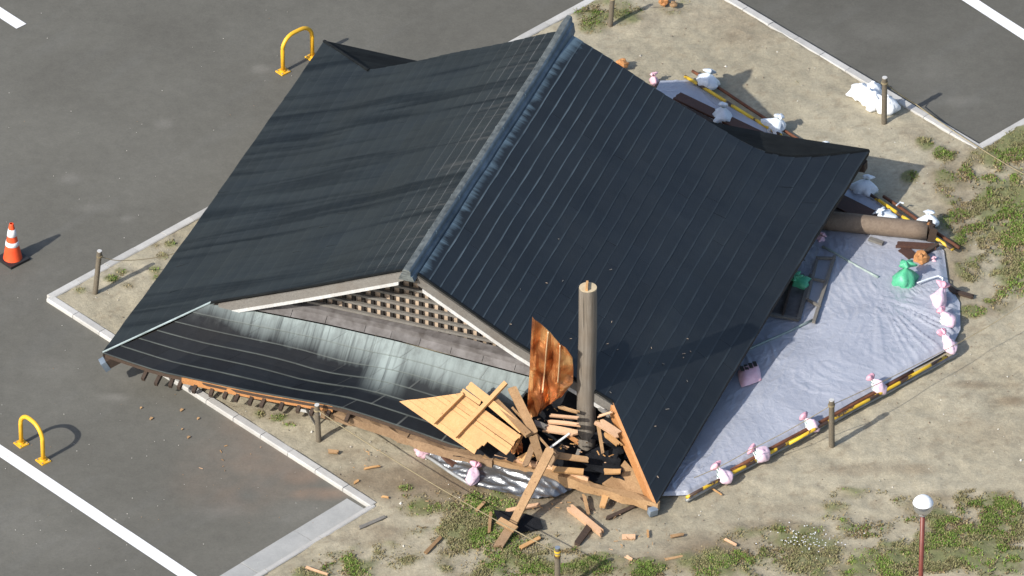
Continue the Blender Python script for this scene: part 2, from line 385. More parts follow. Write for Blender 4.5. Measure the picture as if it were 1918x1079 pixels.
# blobs in photo pixels: u, v, ru, rv, strength
GRASS = [(905,960,75,45,1.0),(870,1000,60,40,1.1),(790,950,50,22,.55),(960,1000,70,30,.7),(950,1055,130,40,.75),(1100,1065,90,30,.75),(1215,1068,45,22,1.1),(1040,1040,60,25,.6),
 (660,1060,90,30,.6),(720,1040,80,30,.45),(600,1075,60,18,.5),(760,915,30,10,.5),(850,925,40,14,.5),(1100,985,60,16,.35),(870,1045,60,20,.6),
 (1460,1010,120,34,.62),(1480,1055,220,38,.7),(1620,985,60,26,.6),(1330,1060,70,25,.65),(1260,1075,40,20,.5),(1750,1040,120,50,.85),(1860,1030,90,90,.95),(1780,970,110,40,.6),
 (1850,945,80,30,.65),(1900,960,40,30,.8),(1600,925,80,14,.35),(1500,940,60,12,.35),(1680,1060,80,30,.75),(1560,960,60,22,.4),(1700,950,60,26,.4),
 (1850,330,70,55,.62),(1885,400,70,90,1.05),(1840,440,60,60,.7),(1895,500,45,60,.9),(1880,560,30,30,.5),(1900,280,60,40,.8),(1800,400,50,60,.4),(1820,500,40,40,.45),(1735,265,18,18,.85),(1705,335,18,14,.75),(1770,290,28,20,.5),(1890,530,24,14,1.),
 (1820,585,26,12,.95),(1808,515,14,8,.8),(1855,560,16,10,.7),(1775,340,50,40,.3),
 (1145,25,70,28,.5),(1110,45,40,22,.5),(1090,18,30,15,.45),(1265,15,50,20,.3),(1290,50,30,14,.15),(1490,155,10,6,.5),
 (320,457,16,8,.75),(210,522,14,8,.8),(225,510,14,8,.6),(293,458,10,6,.6),(240,535,18,9,.45),(305,480,14,8,.5),(290,508,14,9,.6),(290,520,10,6,.5),(150,545,16,7,.35),(270,455,40,20,.2),(380,420,40,16,.2),
 (483,777,14,9,.75),(520,783,20,8,.65),(540,797,16,7,.5),(460,757,14,6,.5),(1180,950,20,8,.2),(760,930,12,6,.6),(790,925,14,6,.5),(1500,1012,50,20,.6),(1620,980,18,12,.8),(1050,1000,30,10,.4),(780,1000,40,20,.35)]
DIRT = [(640,850,60,22,.6),(760,890,120,26,.85),(900,900,330,44,1.0),(1000,940,260,34,.7),(1180,950,100,30,.55),(720,870,90,25,.5),(1360,40,110,55,.35),(1240,60,80,60,.15),(1340,1020,110,30,.6),(1430,985,90,22,.5),(1480,950,80,14,.5),(1300,1020,70,30,.4),(1800,960,140,40,.35),(1850,720,70,10,.7),(1890,750,40,10,.7),(1810,690,30,12,.4),(1800,350,70,80,.35),(1800,500,40,60,.4),(1470,140,40,60,.1),(1240,1050,90,20,.4),(690,1000,80,30,.25),(520,770,90,20,.3),(1620,880,120,16,.18),(1800,820,120,40,.2),(1700,880,80,12,.25),(1840,580,40,16,.4),(1745,250,60,30,.3)]
def blobs(U, V, L, edge=.0):
    r = np.zeros(U.shape)
    for u, v, ru, rv, s in L:
        d = np.sqrt(((U-u)/ru)**2+((V-v)/rv)**2)
        r = np.maximum(r, s*sstep(1.45, .25, d))
    return r
def soil_fields(X, Y):
    U, V = px_of(X, Y)
    n1 = fbm(X*1.6, Y*1.6, 5, 3); n2 = fbm(X*5, Y*5, 4, 11); n3 = fbm(X*.5, Y*.5, 3, 21)
    g = blobs(U, V, GRASS); gr = np.clip(g*1.1-.14+(n2-.5)*1.5+(n1-.5)*1.3, 0, 1)*sstep(.04, .3, g)
    d = blobs(U, V, DIRT); dd = np.clip(d+(n1-.5)*1.1, 0, 1)*sstep(0, .2, d)
    off = sstep(0, 60, V-1120)+sstep(0, 60, U-1960)     # beyond the frame: rough grass too
    return U, V, gr, np.clip(dd, 0, 1), n1, n2, n3, g
def build_ground():
    x0, x1, y0, y1, st = -9.6, 14, -13, 13, .055
    xs = np.arange(x0, x1, st); ys = np.arange(y0, y1, st); nx, ny = len(xs), len(ys)
    X, Y = np.meshgrid(xs, ys); U, V, gr, dd, n1, n2, n3, g = soil_fields(X, Y)
    ins = inside(X, Y, island)
    Z = (n1-.5)*.06+(n2-.5)*.035+(fbm(X*12, Y*12, 3, 31)-.5)*.018*(1+gr)+gr*.012
    fl = sstep(-60, 40, 0*U)
    Z = np.where(ins, Z-.005, -.3)
    sand = np.array((.375, .335, .245)); sand2 = np.array((.325, .287, .205)); dirt = np.array((.165, .118, .072)); dead = np.array((.21, .175, .105)); green = np.array((.135, .155, .055))
    k = sstep(.3, .7, n3*.6+n1*.4)[..., None]; C = sand*(k)+sand2*(1-k)
    dry = sstep(.05, .5, g)[..., None]*sstep(.42, .6, n1)[..., None]*.7
    C = C*(1-dd[..., None]*.92)+dirt*dd[..., None]*.92
    C = C*(1-dry)+dead*dry
    gg = sstep(.10, .8, gr)[..., None]*.75; C = C*(1-gg)+green*gg
    pit = sstep(.66, .74, fbm(X*9, Y*9, 3, 77))[..., None]*.28; C = C*(1-pit)+dirt*pit
    C = C*(.9+.2*vnoise(X*18, Y*18, 5))[..., None]
    me = bpy.data.meshes.new('ground'); n = nx*ny
    me.vertices.add(n); co = np.stack([X, Y, Z], -1).reshape(-1); me.vertices.foreach_set('co', co.astype(np.float32))
    ii = np.arange(n).reshape(ny, nx); q = np.stack([ii[:-1, :-1], ii[:-1, 1:], ii[1:, 1:], ii[1:, :-1]], -1).reshape(-1, 4)
    zz = Z.reshape(-1); q = q[(zz[q] > -.29).any(1)]
    m = len(q); me.loops.add(m*4); me.loops.foreach_set('vertex_index', q.reshape(-1)); me.polygons.add(m)
    me.polygons.foreach_set('loop_start', np.arange(m)*4); me.polygons.foreach_set('use_smooth', np.ones(m, bool)); me.update(calc_edges=True)
    ca = me.color_attributes.new('Tint', 'FLOAT_COLOR', 'POINT')
    ca.data.foreach_set('color', np.concatenate([C.reshape(-1, 3), np.ones((n, 1))], 1).astype(np.float32).reshape(-1))
    tag(link('ground', me, M['sand']), 'sandy soil with patchy grass round the fallen hall', kind='structure')
build_ground()
def build_asphalt():
    st = .08; xs = np.concatenate([[-600, -60], np.arange(-11, 14, st), [60, 600]]); ys = np.concatenate([[-600, -60], np.arange(-13, 13, st), [60, 800]])
    nx, ny = len(xs), len(ys); X, Y = np.meshgrid(xs, ys); U, V = px_of(X, Y, ZA)
    n1 = fbm(X*.7, Y*.7, 5, 41); n2 = fbm(X*3, Y*3, 4, 51)
    a = np.array((.120, .115, .098)); b = np.array((.136, .131, .112)); k = sstep(.3, .7, n1)[..., None]; C = a*(1-k)+b*k
    tr = (V > 1e9)
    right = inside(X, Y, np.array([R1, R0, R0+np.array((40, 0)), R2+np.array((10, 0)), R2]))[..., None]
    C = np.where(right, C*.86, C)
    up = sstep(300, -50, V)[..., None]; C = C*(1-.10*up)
    rs = blobs(U, V, [(500, 850, 130, 50, .55), (440, 900, 110, 60, .35), (560, 890, 50, 20, .6), (600, 925, 60, 12, .8), (460, 800, 80, 30, .3)])
    dl = np.array((.27, .18, .125)); f = np.clip(rs*(n2*1.6-.15), 0, 1)[..., None]*.75; C = C*(1-f)+dl*f
    du = blobs(U, V, [(307, 232, 18, 9, .8), (133, 335, 20, 10, .7), (490, 130, 18, 9, .7), (212, 745, 28, 8, 1.0), (238, 409, 14, 6, .7), (180, 390, 40, 9, .35), (430, 690, 12, 5, .4), (830, 1070, 60, 10, .2),
        (1500,90,120,30,.3),(1640,60,60,20,.3),(1730,130,60,30,.25),(1800,190,40,10,.4),(30, 990, 60, 40, .25), (150, 1020, 80, 30, .3), (250, 700, 60, 30, .3), (90, 690, 60, 20, .25), (560, 960, 80, 20, .3), (420, 960, 60, 16, .3), (330, 690, 30, 10, .35)])
    f = np.clip(du*(.35+n2), 0, 1)[..., None]*.55; C = C*(1-f)+np.array((.24, .23, .205))*f
    tk = sstep(.60, .72, fbm((X*.73-Y*.68)*3.2, (X*.68+Y*.73)*.6, 4, 63))[..., None]*.10; C = C*(1-tk)+np.array((.16, .16, .152))*tk
    # dusting of sand along the kerbs
    n = nx*ny; me = bpy.data.meshes.new('asphalt'); me.vertices.add(n)
    Z = ZA+(fbm(X*.4, Y*.4, 2, 9)-.5)*.008
    me.vertices.foreach_set('co', np.stack([X, Y, Z], -1).reshape(-1).astype(np.float32))
    ii = np.arange(n).reshape(ny, nx); q = np.stack([ii[:-1, :-1], ii[:-1, 1:], ii[1:, 1:], ii[1:, :-1]], -1).reshape(-1, 4)
    m = len(q); me.loops.add(m*4); me.loops.foreach_set('vertex_index', q.reshape(-1)); me.polygons.add(m)
    me.polygons.foreach_set('loop_start', np.arange(m)*4); me.polygons.foreach_set('use_smooth', np.ones(m, bool)); me.update(calc_edges=True)
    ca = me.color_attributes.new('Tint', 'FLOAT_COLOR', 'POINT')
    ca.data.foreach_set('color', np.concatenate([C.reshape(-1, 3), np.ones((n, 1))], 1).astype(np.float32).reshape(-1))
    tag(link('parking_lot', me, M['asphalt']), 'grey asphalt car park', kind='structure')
build_asphalt()

# kerbs: separate stones with open joints
def kerb_run(root, a, b, wd, off, L=.6, top=.022, m='kerb', name='kerb_stone'):
    a = np.array(a); b = np.array(b); T = np.linalg.norm(b-a); d = (b-a)/T; s = np.array((d[1], -d[0])); n = max(1, int(round(T/L))); st = T/n
    for i in range(n):
        p = a+d*(i*st+.005)+s*off; q = a+d*((i+1)*st-.005)+s*off
        dz = random.uniform(-.004, .004); z0, z1 = ZA-.05, top+dz; bv = .014
        sec = [(-wd/2, z0), (-wd/2, z1-bv), (-wd/2+bv, z1), (wd/2-bv, z1), (wd/2, z1-bv), (wd/2, z0)]
        V = []; 
        for e in (p, q):
            for (x, z) in sec: V.append((e[0]+s[0]*x, e[1]+s[1]*x, z))
        F = [(j, j+1, j+7, j+6) for j in range(5)]+[tuple(range(6))[::-1], tuple(range(6, 12))]
        mesh(name, V, F, M[m], root)
left_kerb = empty('kerb', (K1[0], K1[1], ZA), 'pale concrete kerb round the left corner of the sandy island', kind='structure')
kerb_run(left_kerb, K1, K0, .14, 0); kerb_run(left_kerb, K1, K2, .14, 0)
kerb_run(left_kerb, K2, K3, .09, -.0, 1.2, .012)
gut = empty('gutter', (K2[0], K2[1], ZA), 'flat concrete gutter slabs along the bottom parking bay', kind='structure')
dK = (K3-K2)/np.linalg.norm(K3-K2)
kerb_run(gut, K2+dK*.12, K3, .40, .26, 1.17, ZA+.012, 'gutter', 'gutter_slab')
right_kerb = empty('kerb', (R1[0], R1[1], ZA), 'pale concrete kerb round the corner of the upper right parking bay', kind='structure')
kerb_run(right_kerb, R1, R0, .14, 0); kerb_run(right_kerb, R1, R2, .14, 0)
def line_mark(u0, v0, u1, v1, wd, e0=0, e1=0):
    a = g2(u0, v0, ZA); b = g2(u1, v1, ZA); d = (b-a)/np.linalg.norm(b-a); a = a-d*e0; b = b+d*e1; s = np.array((d[1], -d[0]))*wd/2
    n = 24; V = []; F = []
    for i in range(n+1):
        p = a+(b-a)*i/n; j = random.uniform(-.004, .004) if 0 < i < n else 0
        z = ZA+.009
        V += [(p[0]-s[0]*(1+j*8), p[1]-s[1]*(1+j*8), z), (p[0]+s[0], p[1]+s[1], z)]
    F = [(2*i, 2*i+1, 2*i+3, 2*i+2) for i in range(n)]
    return mesh('painted_line', V, F, M['paint'])
tag(line_mark(0, 845, 350, 1079, .21, 3, 3), 'long white parking line crossing the bottom left corner', kind='structure')
tag(line_mark(0, 24, 40, 50, .21, 4, 0), 'end of the white parking line at the top left corner', kind='structure')
tag(line_mark(1816, 0, 1918, 66, .21, 3, 5), 'white parking line in the upper right bay', kind='structure')

# ------------------------------------------------------------------ the fallen hall roof
ROOF = empty('collapsed_hall', at(905, 500, 0), 'collapsed hall, its dark hip and gable copper roof lying on the ground', 'building')
def poly_fn(pts, smooth=True):
    """pts: list of (t, Vector) -> smooth interpolating function"""
    T = [p[0] for p in pts]; P = [Vector(p[1]) for p in pts]
    def f(t):
        if t <= T[0]: return P[0]+(P[1]-P[0])*((t-T[0])/(T[1]-T[0]))
        if t >= T[-1]: return P[-1]+(P[-1]-P[-2])*((t-T[-1])/(T[-1]-T[-2]))
        for i in range(len(T)-1):
            if t <= T[i+1]:
                k = (t-T[i])/(T[i+1]-T[i])
                if not smooth: return P[i].lerp(P[i+1], k)
                h = T[i+1]-T[i]
                def tang(j):
                    if j == 0: return (P[1]-P[0])/(T[1]-T[0])
                    if j == len(T)-1: return (P[-1]-P[-2])/(T[-1]-T[-2])
                    return (P[j+1]-P[j-1])/(T[j+1]-T[j-1])
                m0, m1 = tang(i)*h, tang(i+1)*h
                return P[i]*(2*k**3-3*k*k+1)+m0*(k**3-2*k*k+k)+P[i+1]*(-2*k**3+3*k*k)+m1*(k**3-k*k)
    return f
class Slope:
    def __init__(s, A, B, bow=0., flip=1):
        s.A, s.B, s.bow, s.flip = A, B, bow, flip
    def p(s, a, t):
        q = s.A(t).lerp(s.B(t), a)
        q.z += s.bow*math.sin(math.pi*min(max(a, 0), 1))*t*t + .02*mn.noise(Vector((a*6, t*5, s.bow*9)))
        return q
    def n(s, a, t):
        e = .01; d1 = s.p(a+e, t)-s.p(a-e, t); d2 = s.p(a, t+e)-s.p(a, t-e)
        n = d1.cross(d2).normalized(); return n if n.z > 0 else -n
UO, UD = at(768, 510, 2.75), (at(1058, 63, 2.75)-at(768, 510, 2.75)).normalized()
def sheets(sl, root, N, mat, LEN, T5, cut=None, ud=None, uo=None, name='roof_sheet', lipz=.020, ov=.25):
    """overlapping courses; each sheet one object"""
    cnt = 0
    for k in range(N):
        t0, t1 = k/N, (k+1)/N; tm = (t0+t1)/2
        Lr = (sl.A(tm)-sl.B(tm)).length
        js = [0.0]; x = LEN*(.45+.37*((k*7) % 3)/1.0) % LEN
        if x < LEN*.3: x += LEN*.5
        while x < Lr-LEN*.3: js.append(x/Lr); x += LEN
        js.append(1.0)
        if cut:
            cm = cut(tm); js = [j for j in js if j < cm-.04]+[cm]
        for a0, a1 in zip(js[:-1], js[1:]):
            g = .0012/Lr
            ns = max(2, int(math.ceil((a1-a0)*Lr/.32)))
            V = []; F = []; uv = []; u2 = []
            jd = random.uniform(0, .005)
            tt0 = t0-ov/N if k else t0
            for i in range(ns+1):
                f = i/ns
                def bnd(a, t):
                    # verge/hip ends follow the boundary exactly
                    return a
                a = a0+(g if a0 > 0 else 0)+(a1-a0-(g if a0 > 0 else 0)-(g if a1 < 1 else 0))*f
                wob = .0012*math.sin(k*3.1+i*1.7)
                row = [(tt0, .004, 0.), ((t0+t1)/2, .004+lipz*.45+jd, .5), (t1-.10/N, lipz+jd, .9), (t1+wob, lipz+jd, .97), (t1+wob, 0.0, 1.)]
                for (t, h, c) in row:
                    q = sl.p(a, min(t, 1.004)); nn = sl.n(min(max(a, .01), .99), min(max(t, .012), .985)); V.append(q+nn*h)
                    uv.append(((q-(uo or UO)).dot(ud or UD), t*T5)); u2.append((f, c))
            for i in range(ns):
                for j in range(4): F.append((i*5+j, i*5+j+1, (i+1)*5+j+1, (i+1)*5+j))
            F.append((0, 1, 2, 3, 4)); F.append(tuple(ns*5+j for j in (4, 3, 2, 1, 0)))
            mesh(name, V, F, mat, root, uv=uv, uv2=u2); cnt += 1
    return cnt
def deck(sl, root, mat, th=.09, NA=40, NB=24, cut=None, name='roof_deck', drop=.028):
    V = []; F = []
    for j in range(NB+1):
        t = j/NB
        for i in range(NA+1):
            a = i/NA*(cut(t) if cut else 1)
            q = sl.p(a, t); n = sl.n(min(max(a, .01), .99), min(max(t, .012), .985)); V.append(q-n*drop)
    n1 = len(V)
    for j in range(NB+1):
        t = j/NB
        for i in range(NA+1):
            V.append(V[j*(NA+1)+i]-Vector((0, 0, th)))
    W = NA+1
    for j in range(NB):
        for i in range(NA):
            a, b, c, d = j*W+i, j*W+i+1, (j+1)*W+i+1, (j+1)*W+i
            F.append((a, b, c, d)); F.append((a+n1, d+n1, c+n1, b+n1))
    for i in range(NA):
        F.append((i, i+n1, i+1+n1, i+1)); k = NB*W; F.append((k+i, k+i+1, k+i+1+n1, k+i+n1))
    for j in range(NB):
        a, b = j*W, (j+1)*W; F.append((a, b, b+n1, a+n1)); a += NA; b += NA; F.append((a, a+n1, b+n1, b))
    return mesh(name, V, F, mat, root)
ZR = 2.75
# right slope: A = front boundary (verge, foot, torn hip), B = far boundary
TF = .74
A_R = poly_fn([(0, at(783, 514, ZR)), (.37, at(962, 640, 1.93)), (TF, at(1148, 754, 1.16)), (1, at(1229, 944, .20))], smooth=False)
B_R = poly_fn([(0, at(1072, 66, ZR)), (.37, at(1243, 176, 2.02)), (.62, at(1360, 248, 1.55)), (.70, at(1405, 274, 1.40)), (.77, at(1445, 288, 1.24)), (.85, at(1502, 293, 1.10)), (1, at(1628, 282, .92))])
SR = Slope(A_R, B_R, .07)
A_L = poly_fn([(0, at(757, 506, ZR)), (.37, at(585, 537, 1.95)), (TF, at(395, 568, 1.22)), (1, at(192, 662, .60))], smooth=False)
B_L = poly_fn([(0, at(1044, 60, ZR)), (.37, at(865, 98, 1.98)), (TF, at(690, 133, 1.26)), (1, at(607, 78, .86))], smooth=False)
SL = Slope(A_L, B_L, -.05)
rs = deck(SR, ROOF, M['bardark'], .07, name='roof_slope')
sheets(SR, rs, 24, M['roofR'], 1.85, 5.2, lipz=.011)
ls = deck(SL, ROOF, M['bardark'], .07, name='roof_slope')
sheets(SL, ls, 24, M['roofL'], 2.6, 5.2, lipz=.010)
# front skirt
S_top = poly_fn([(0, at(395, 568, 1.22)), (.30, at(600, 607, 1.22)), (.40, at(680, 625, 1.20)), (.52, at(745, 640, 1.2)), (.66, at(832, 664, 1.18)), (.9, at(990, 706, 1.14)), (1, at(1055, 724, 1.12))])
S_bot = poly_fn([(0, at(192, 662, .60)), (.12, at(288, 694, .47)), (.22, at(343, 707, .48)), (.33, at(425, 725, .50)), (.42, at(480, 736, .53)), (.52, at(560, 750, .56)), (.62, at(640, 765, .58)), (.72, at(750, 800, .48)), (.86, at(870, 842, .36)), (1, at(960, 868, .3))])
class Skirt(Slope):
    def p(s, a, t):
        q = s.A(a).lerp(s.B(a), t)
        # the skirt has buckled beyond the middle
        k = math.exp(-((a-.47)/.10)**2); q.z -= .07*k*math.sin(math.pi*t); q.z -= .05*math.sin(math.pi*t)
        return q
SF = Skirt(S_top, S_bot)
class SkA:   # boundaries as functions of t for the course builder
    pass
SF_edge = Slope(lambda t: SF.p(0, t), lambda t: SF.p(1, t))
class SkirtC(Skirt): pass
SFc = SkirtC(S_top, S_bot)
def wrap(sk):
    o = Slope(lambda t: sk.p(0, t), lambda t: sk.p(1, t)); o.p = sk.p; return o
SFw = wrap(SF)
cutF = lambda t: .95-.085*t+.012*math.sin(t*19)
fs = deck(SFw, ROOF, M['dark'], .05, 40, 14, cut=lambda t: cutF(t)-.02, name='roof_skirt')
sheets(SFw, fs, 6, M['roofF'], .62, 1.35, cut=cutF, uo=S_top(0), ud=Vector((UD.y, -UD.x, 0)).normalized(), lipz=.022, ov=.12)
# far skirt, behind the ridge
Bk_top = poly_fn([(0, at(690, 133, 1.26)), (1, at(1405, 274, 1.40))]); Bk_bot = poly_fn([(0, at(607, 78, .86)), (.2, at(790, 118, .68)), (.8, at(1420, 248, .70)), (1, at(1628, 282, .92))])
class Bk(Slope):
    def p(s, a, t):
        q = s.A(a).lerp(s.B(a), t)-Vector((0, 0, .04*math.sin(math.pi*t)*(1-max(a, 0)**4)))
        e = s.A(1).lerp(s.B(1), t); g = B_R(min(.70+.30*t, 1))-e
        return q+g*max(a, 0)**5
bk = wrap(Bk(Bk_top, Bk_bot)); bs = deck(bk, ROOF, M['bardark'], .06, 24, 12, name='roof_skirt')
sheets(bk, bs, 6, M['roofB'], 3.2, 1.3, ov=.1)
# far gable wall (closes the attic)
gp = [at(1408, 276, 1.42), at(1058, 63, ZR-.05), at(690, 133, 1.26)]
inw = Vector((-.37, -.93, 0))*.5+Vector((0, 0, -.22))
mesh('rear_gable_wall', [p+inw for p in gp], [(0, 1, 2)], M['grey'], ROOF)
# ridge cap: lipped lengths with a swept-up far end
rf = at(768, 510, ZR); rb = at(1058, 63, ZR); rd = (rb-rf).normalized(); rside = Vector((rd.y, -rd.x, 0)).normalized()
LR = (rb-rf).length
def ridge_pt(x):   # base height offset along the ridge
    lift = .10*max(0, (x-.80*LR)/(.24*LR))**2
    return rf+rd*x+Vector((0, 0, lift))
V, F = plank_vf(rf+Vector((0, 0, .05)), rb+Vector((0, 0, .05)), .12, .12); rc = mesh('ridge_cap', V, F, M['dark'], ROOF)
edges = [-.16]+[i*LR/7 for i in range(1, 7)]+[LR+.20]
for i in range(7):
    x0, x1 = edges[i], edges[i+1]; V = []; F = []; ns = 6
    for k in range(ns+1):
        x = x0+(x1-x0)*k/ns+(.0 if k else .0); c = ridge_pt(x); lip = .012 if k == ns else 0
        low = -.05-.12*max(0, (x-.80*LR)/(.24*LR))**2
        sec = [(-.13, low), (-.10, .03), (-.07, .04), (-.065, .12), (-.045, .145+lip), (0, .150+lip), (.045, .145+lip), (.065, .12), (.07, .04), (.10, .03), (.13, low)]
        if i == 6 and k == ns: sec = [(a*.75, max(b-.03, low)) for a, b in sec]
        for a, b in sec: V.append(c+rside*(a*(1+lip*3))+Vector((0, 0, b)))
    W = 11
    for k in range(ns):
        for j in range(W-1): F.append((k*W+j, k*W+j+1, (k+1)*W+j+1, (k+1)*W+j))
    F.append(tuple(range(W))[::-1]); F.append(tuple(ns*W+j for j in range(W)))
    mi = []
    for k in range(ns): mi += [0]*6+[1, 1, 1, 1]
    mi += [0, 1]
    mesh('ridge_section', V, F, [M['ridge'], M['ridge_side']], rc, mi=mi)
    jx = x1-.012; c = ridge_pt(jx)
    if i < 6:
        V = []; F = []
        for e in (-.012, .012):
            for a, b in [(-.067, .05), (-.067, .123), (-.046, .151), (0, .158), (.046, .151), (.067, .123), (.067, .05)]: V.append(c+rd*e+rside*a*1.04+Vector((0, 0, b)))
        F = [(j, j+1, j+8, j+7) for j in range(6)]
        mesh('ridge_joint', V, F, M['flash'], rc)
# hip cap on the left front corner and verge trims
def strip(name, pts, wd, ht, m, parent, side=None, dz=0.):
    """a moulded trim following pts, wd wide and ht tall"""
    V = []; F = []
    for i, p in enumerate(pts):
        a = pts[max(0, i-1)]; b = pts[min(len(pts)-1, i+1)]; d = (b-a); s = Vector((d.y, -d.x, 0)).normalized()
        for x, z in ((-wd/2, 0), (-wd/2, ht*.7), (0, ht), (wd/2, ht*.7), (wd/2, 0)): V.append(p+s*x+Vector((0, 0, z+dz)))
    for i in range(len(pts)-1):
        for j in range(5): F.append((i*5+j, i*5+(j+1) % 5, (i+1)*5+(j+1) % 5, (i+1)*5+j))
    F.append((4, 3, 2, 1, 0)); k = (len(pts)-1)*5; F.append((k, k+1, k+2, k+3, k+4))
    return mesh(name, V, F, m, parent)
strip('hip_cap', [A_L(TF+(1-TF)*i/6) for i in range(7)], .03, .022, M['flash'], ROOF, dz=.012)
strip('verge_cap', [A_L(TF*i/8) for i in range(9)], .045, .03, M['roofB'], ROOF, dz=.005)
strip('verge_cap', [A_R(TF*i/8) for i in range(9)], .045, .03, M['roofB'], ROOF, dz=.005)
strip('hip_cap', [B_L(TF+(1-TF)*i/4) for i in range(5)], .05, .03, M['roofB'], ROOF, dz=.005)
strip('hip_cap', [B_R(TF-.04+(1-TF+.04)*i/8) for i in range(9)], .06, .035, M['roofB'], ROOF, dz=-.02)
# barge boards hanging below the two front verges
fr = Vector((-rd.x, -rd.y, 0)).normalized()        # towards the front
def board_under(name, fn, t0, t1, top, bot, fwd, th, m, n=8):
    V = []; F = []
    for i in range(n+1):
        p = fn(t0+(t1-t0)*i/n)
        for f, z in ((fwd, -top), (fwd, -bot), (fwd-th, -bot), (fwd-th, -top)): V.append(p+fr*f+Vector((0, 0, z)))
    for i in range(n):
        for j in range(4): F.append((i*4+j, i*4+(j+1) % 4, (i+1)*4+(j+1) % 4, (i+1)*4+j))
    F.append((3, 2, 1, 0)); k = n*4; F.append((k, k+1, k+2, k+3))
    return mesh(name, V, F, m, ROOF)
board_under('bargeboard', A_R, 0, TF, .025, .18, .03, .05, M['grey'])
board_under('bargeboard', A_L, 0, TF*.96, .025, .18, .03, .05, M['grey'])
board_under('bargeboard_edge', A_R, 0.02, TF, .182, .25, .036, .05, M['pale'])
board_under('bargeboard_edge', A_L, 0.02, TF*.93, .182, .24, .036, .05, M['pale'])
# gable lattice: lit boards behind, dark uprights, grey rails in front
cx = Vector((rside.x, rside.y, 0)).normalized()
GA = at(768, 512, ZR)-Vector((0, 0, .14))            # apex
rec = .46
def gbase(s):                                     # base line of the gable, s = metres right of the apex
    return None
# base line follows the top of the skirt (z about 1.30)
bl = at(440, 571, 1.34); br = at(1100, 728, 1.22)
def gpt(s, z, depth):                             # point on the gable plane
    o = GA-fr*depth+cx*s; return Vector((o.x, o.y, z))
def vlen(fn, off):                                 # underside of the verge at lateral s
    T = [i/60*TF for i in range(61)]
    return [((fn(t)-GA).dot(cx), fn(t).z-off) for t in T]
prof = sorted(vlen(A_L, .2)+vlen(A_R, .2))
def top_at(s):
    for (a, za), (b, zb) in zip(prof[:-1], prof[1:]):
        if a <= s <= b: return za+(zb-za)*(s-a)/(b-a+1e-9)
    return prof[0][1] if s < prof[0][0] else prof[-1][1]
smin, smax = prof[0][0], prof[-1][0]
def base_at(s): return 1.40-.012*(s-smin)
bw = .157
V = []; F = []
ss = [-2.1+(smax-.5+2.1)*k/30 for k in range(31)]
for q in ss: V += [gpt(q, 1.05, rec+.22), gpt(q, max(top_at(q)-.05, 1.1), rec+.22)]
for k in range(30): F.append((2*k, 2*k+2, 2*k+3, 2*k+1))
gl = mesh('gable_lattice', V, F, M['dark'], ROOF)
# backing boards (horizontal, pale wood seen in the gaps)
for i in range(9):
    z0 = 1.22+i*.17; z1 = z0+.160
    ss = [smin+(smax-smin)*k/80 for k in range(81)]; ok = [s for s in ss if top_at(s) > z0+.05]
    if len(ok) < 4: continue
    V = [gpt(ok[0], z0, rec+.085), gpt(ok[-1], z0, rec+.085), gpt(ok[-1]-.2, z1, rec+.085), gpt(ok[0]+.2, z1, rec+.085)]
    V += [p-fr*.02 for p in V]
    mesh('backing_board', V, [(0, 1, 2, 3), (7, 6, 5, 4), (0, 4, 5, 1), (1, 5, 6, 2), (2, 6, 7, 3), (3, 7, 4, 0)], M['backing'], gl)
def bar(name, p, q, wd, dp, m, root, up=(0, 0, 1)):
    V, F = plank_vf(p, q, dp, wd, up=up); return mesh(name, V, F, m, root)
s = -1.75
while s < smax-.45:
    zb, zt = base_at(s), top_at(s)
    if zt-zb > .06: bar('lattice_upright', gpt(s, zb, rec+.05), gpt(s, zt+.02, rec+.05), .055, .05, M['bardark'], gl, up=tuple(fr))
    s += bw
for i in range(12):
    z = 1.46+i*.163
    ok = [q for q in [smin+(smax-smin)*k/160 for k in range(161)] if top_at(q) > z+.02 and q > -1.9 and base_at(q) < z]
    if len(ok) > 3: bar('lattice_rail', gpt(ok[0], z, rec), gpt(ok[-1], z, rec), .04, .05, M['grey'], gl)
# plain boarding left of the lattice
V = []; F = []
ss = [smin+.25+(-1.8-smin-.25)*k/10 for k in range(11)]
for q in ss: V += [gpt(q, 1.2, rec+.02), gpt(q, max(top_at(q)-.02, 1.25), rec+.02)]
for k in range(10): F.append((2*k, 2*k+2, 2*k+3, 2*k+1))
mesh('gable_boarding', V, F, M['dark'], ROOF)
# sill beam and flashing between gable and skirt
def sill(name, off0, off1, z0, z1, m, a0, a1, n=20, parent=ROOF):
    V = []; F = []
    for i in range(n+1):
        p = S_top(a0+(a1-a0)*i/n)
        V += [p-fr*off0+Vector((0, 0, z0)), p-fr*off1+Vector((0, 0, z1)), p-fr*off1+Vector((0, 0, z1-.06))]
    for i in range(n): F += [(3*i, 3*i+3, 3*i+4, 3*i+1), (3*i+1, 3*i+4, 3*i+5, 3*i+2)]
    return mesh(name, V, F, m, parent)
for i in range(9):
    sill('sill_cover', .0, .10, .026, .10, M['purple'] if i % 3 else M['flash'] if 0 else M['purple'], .13+.82*i/9, .13+.82*(i+.985)/9, 3)
V = []; F = []
for i in range(17):
    aa = .13+.84*i/16; p = S_top(aa); hh = min(1, (aa-.09)/.14)
    for o, z in ((.10, .07), (.10, .09+.10*hh), (.26, .09+.12*hh), (.26, .05)): V.append(p-fr*o+Vector((0, 0, z+random.uniform(-.004, .004))))
for i in range(16):
    for j in range(4): F.append((i*4+j, i*4+(j+1) % 4, (i+1)*4+(j+1) % 4, (i+1)*4+j))
mesh('sill_beam', V, F, M['purple'], ROOF)
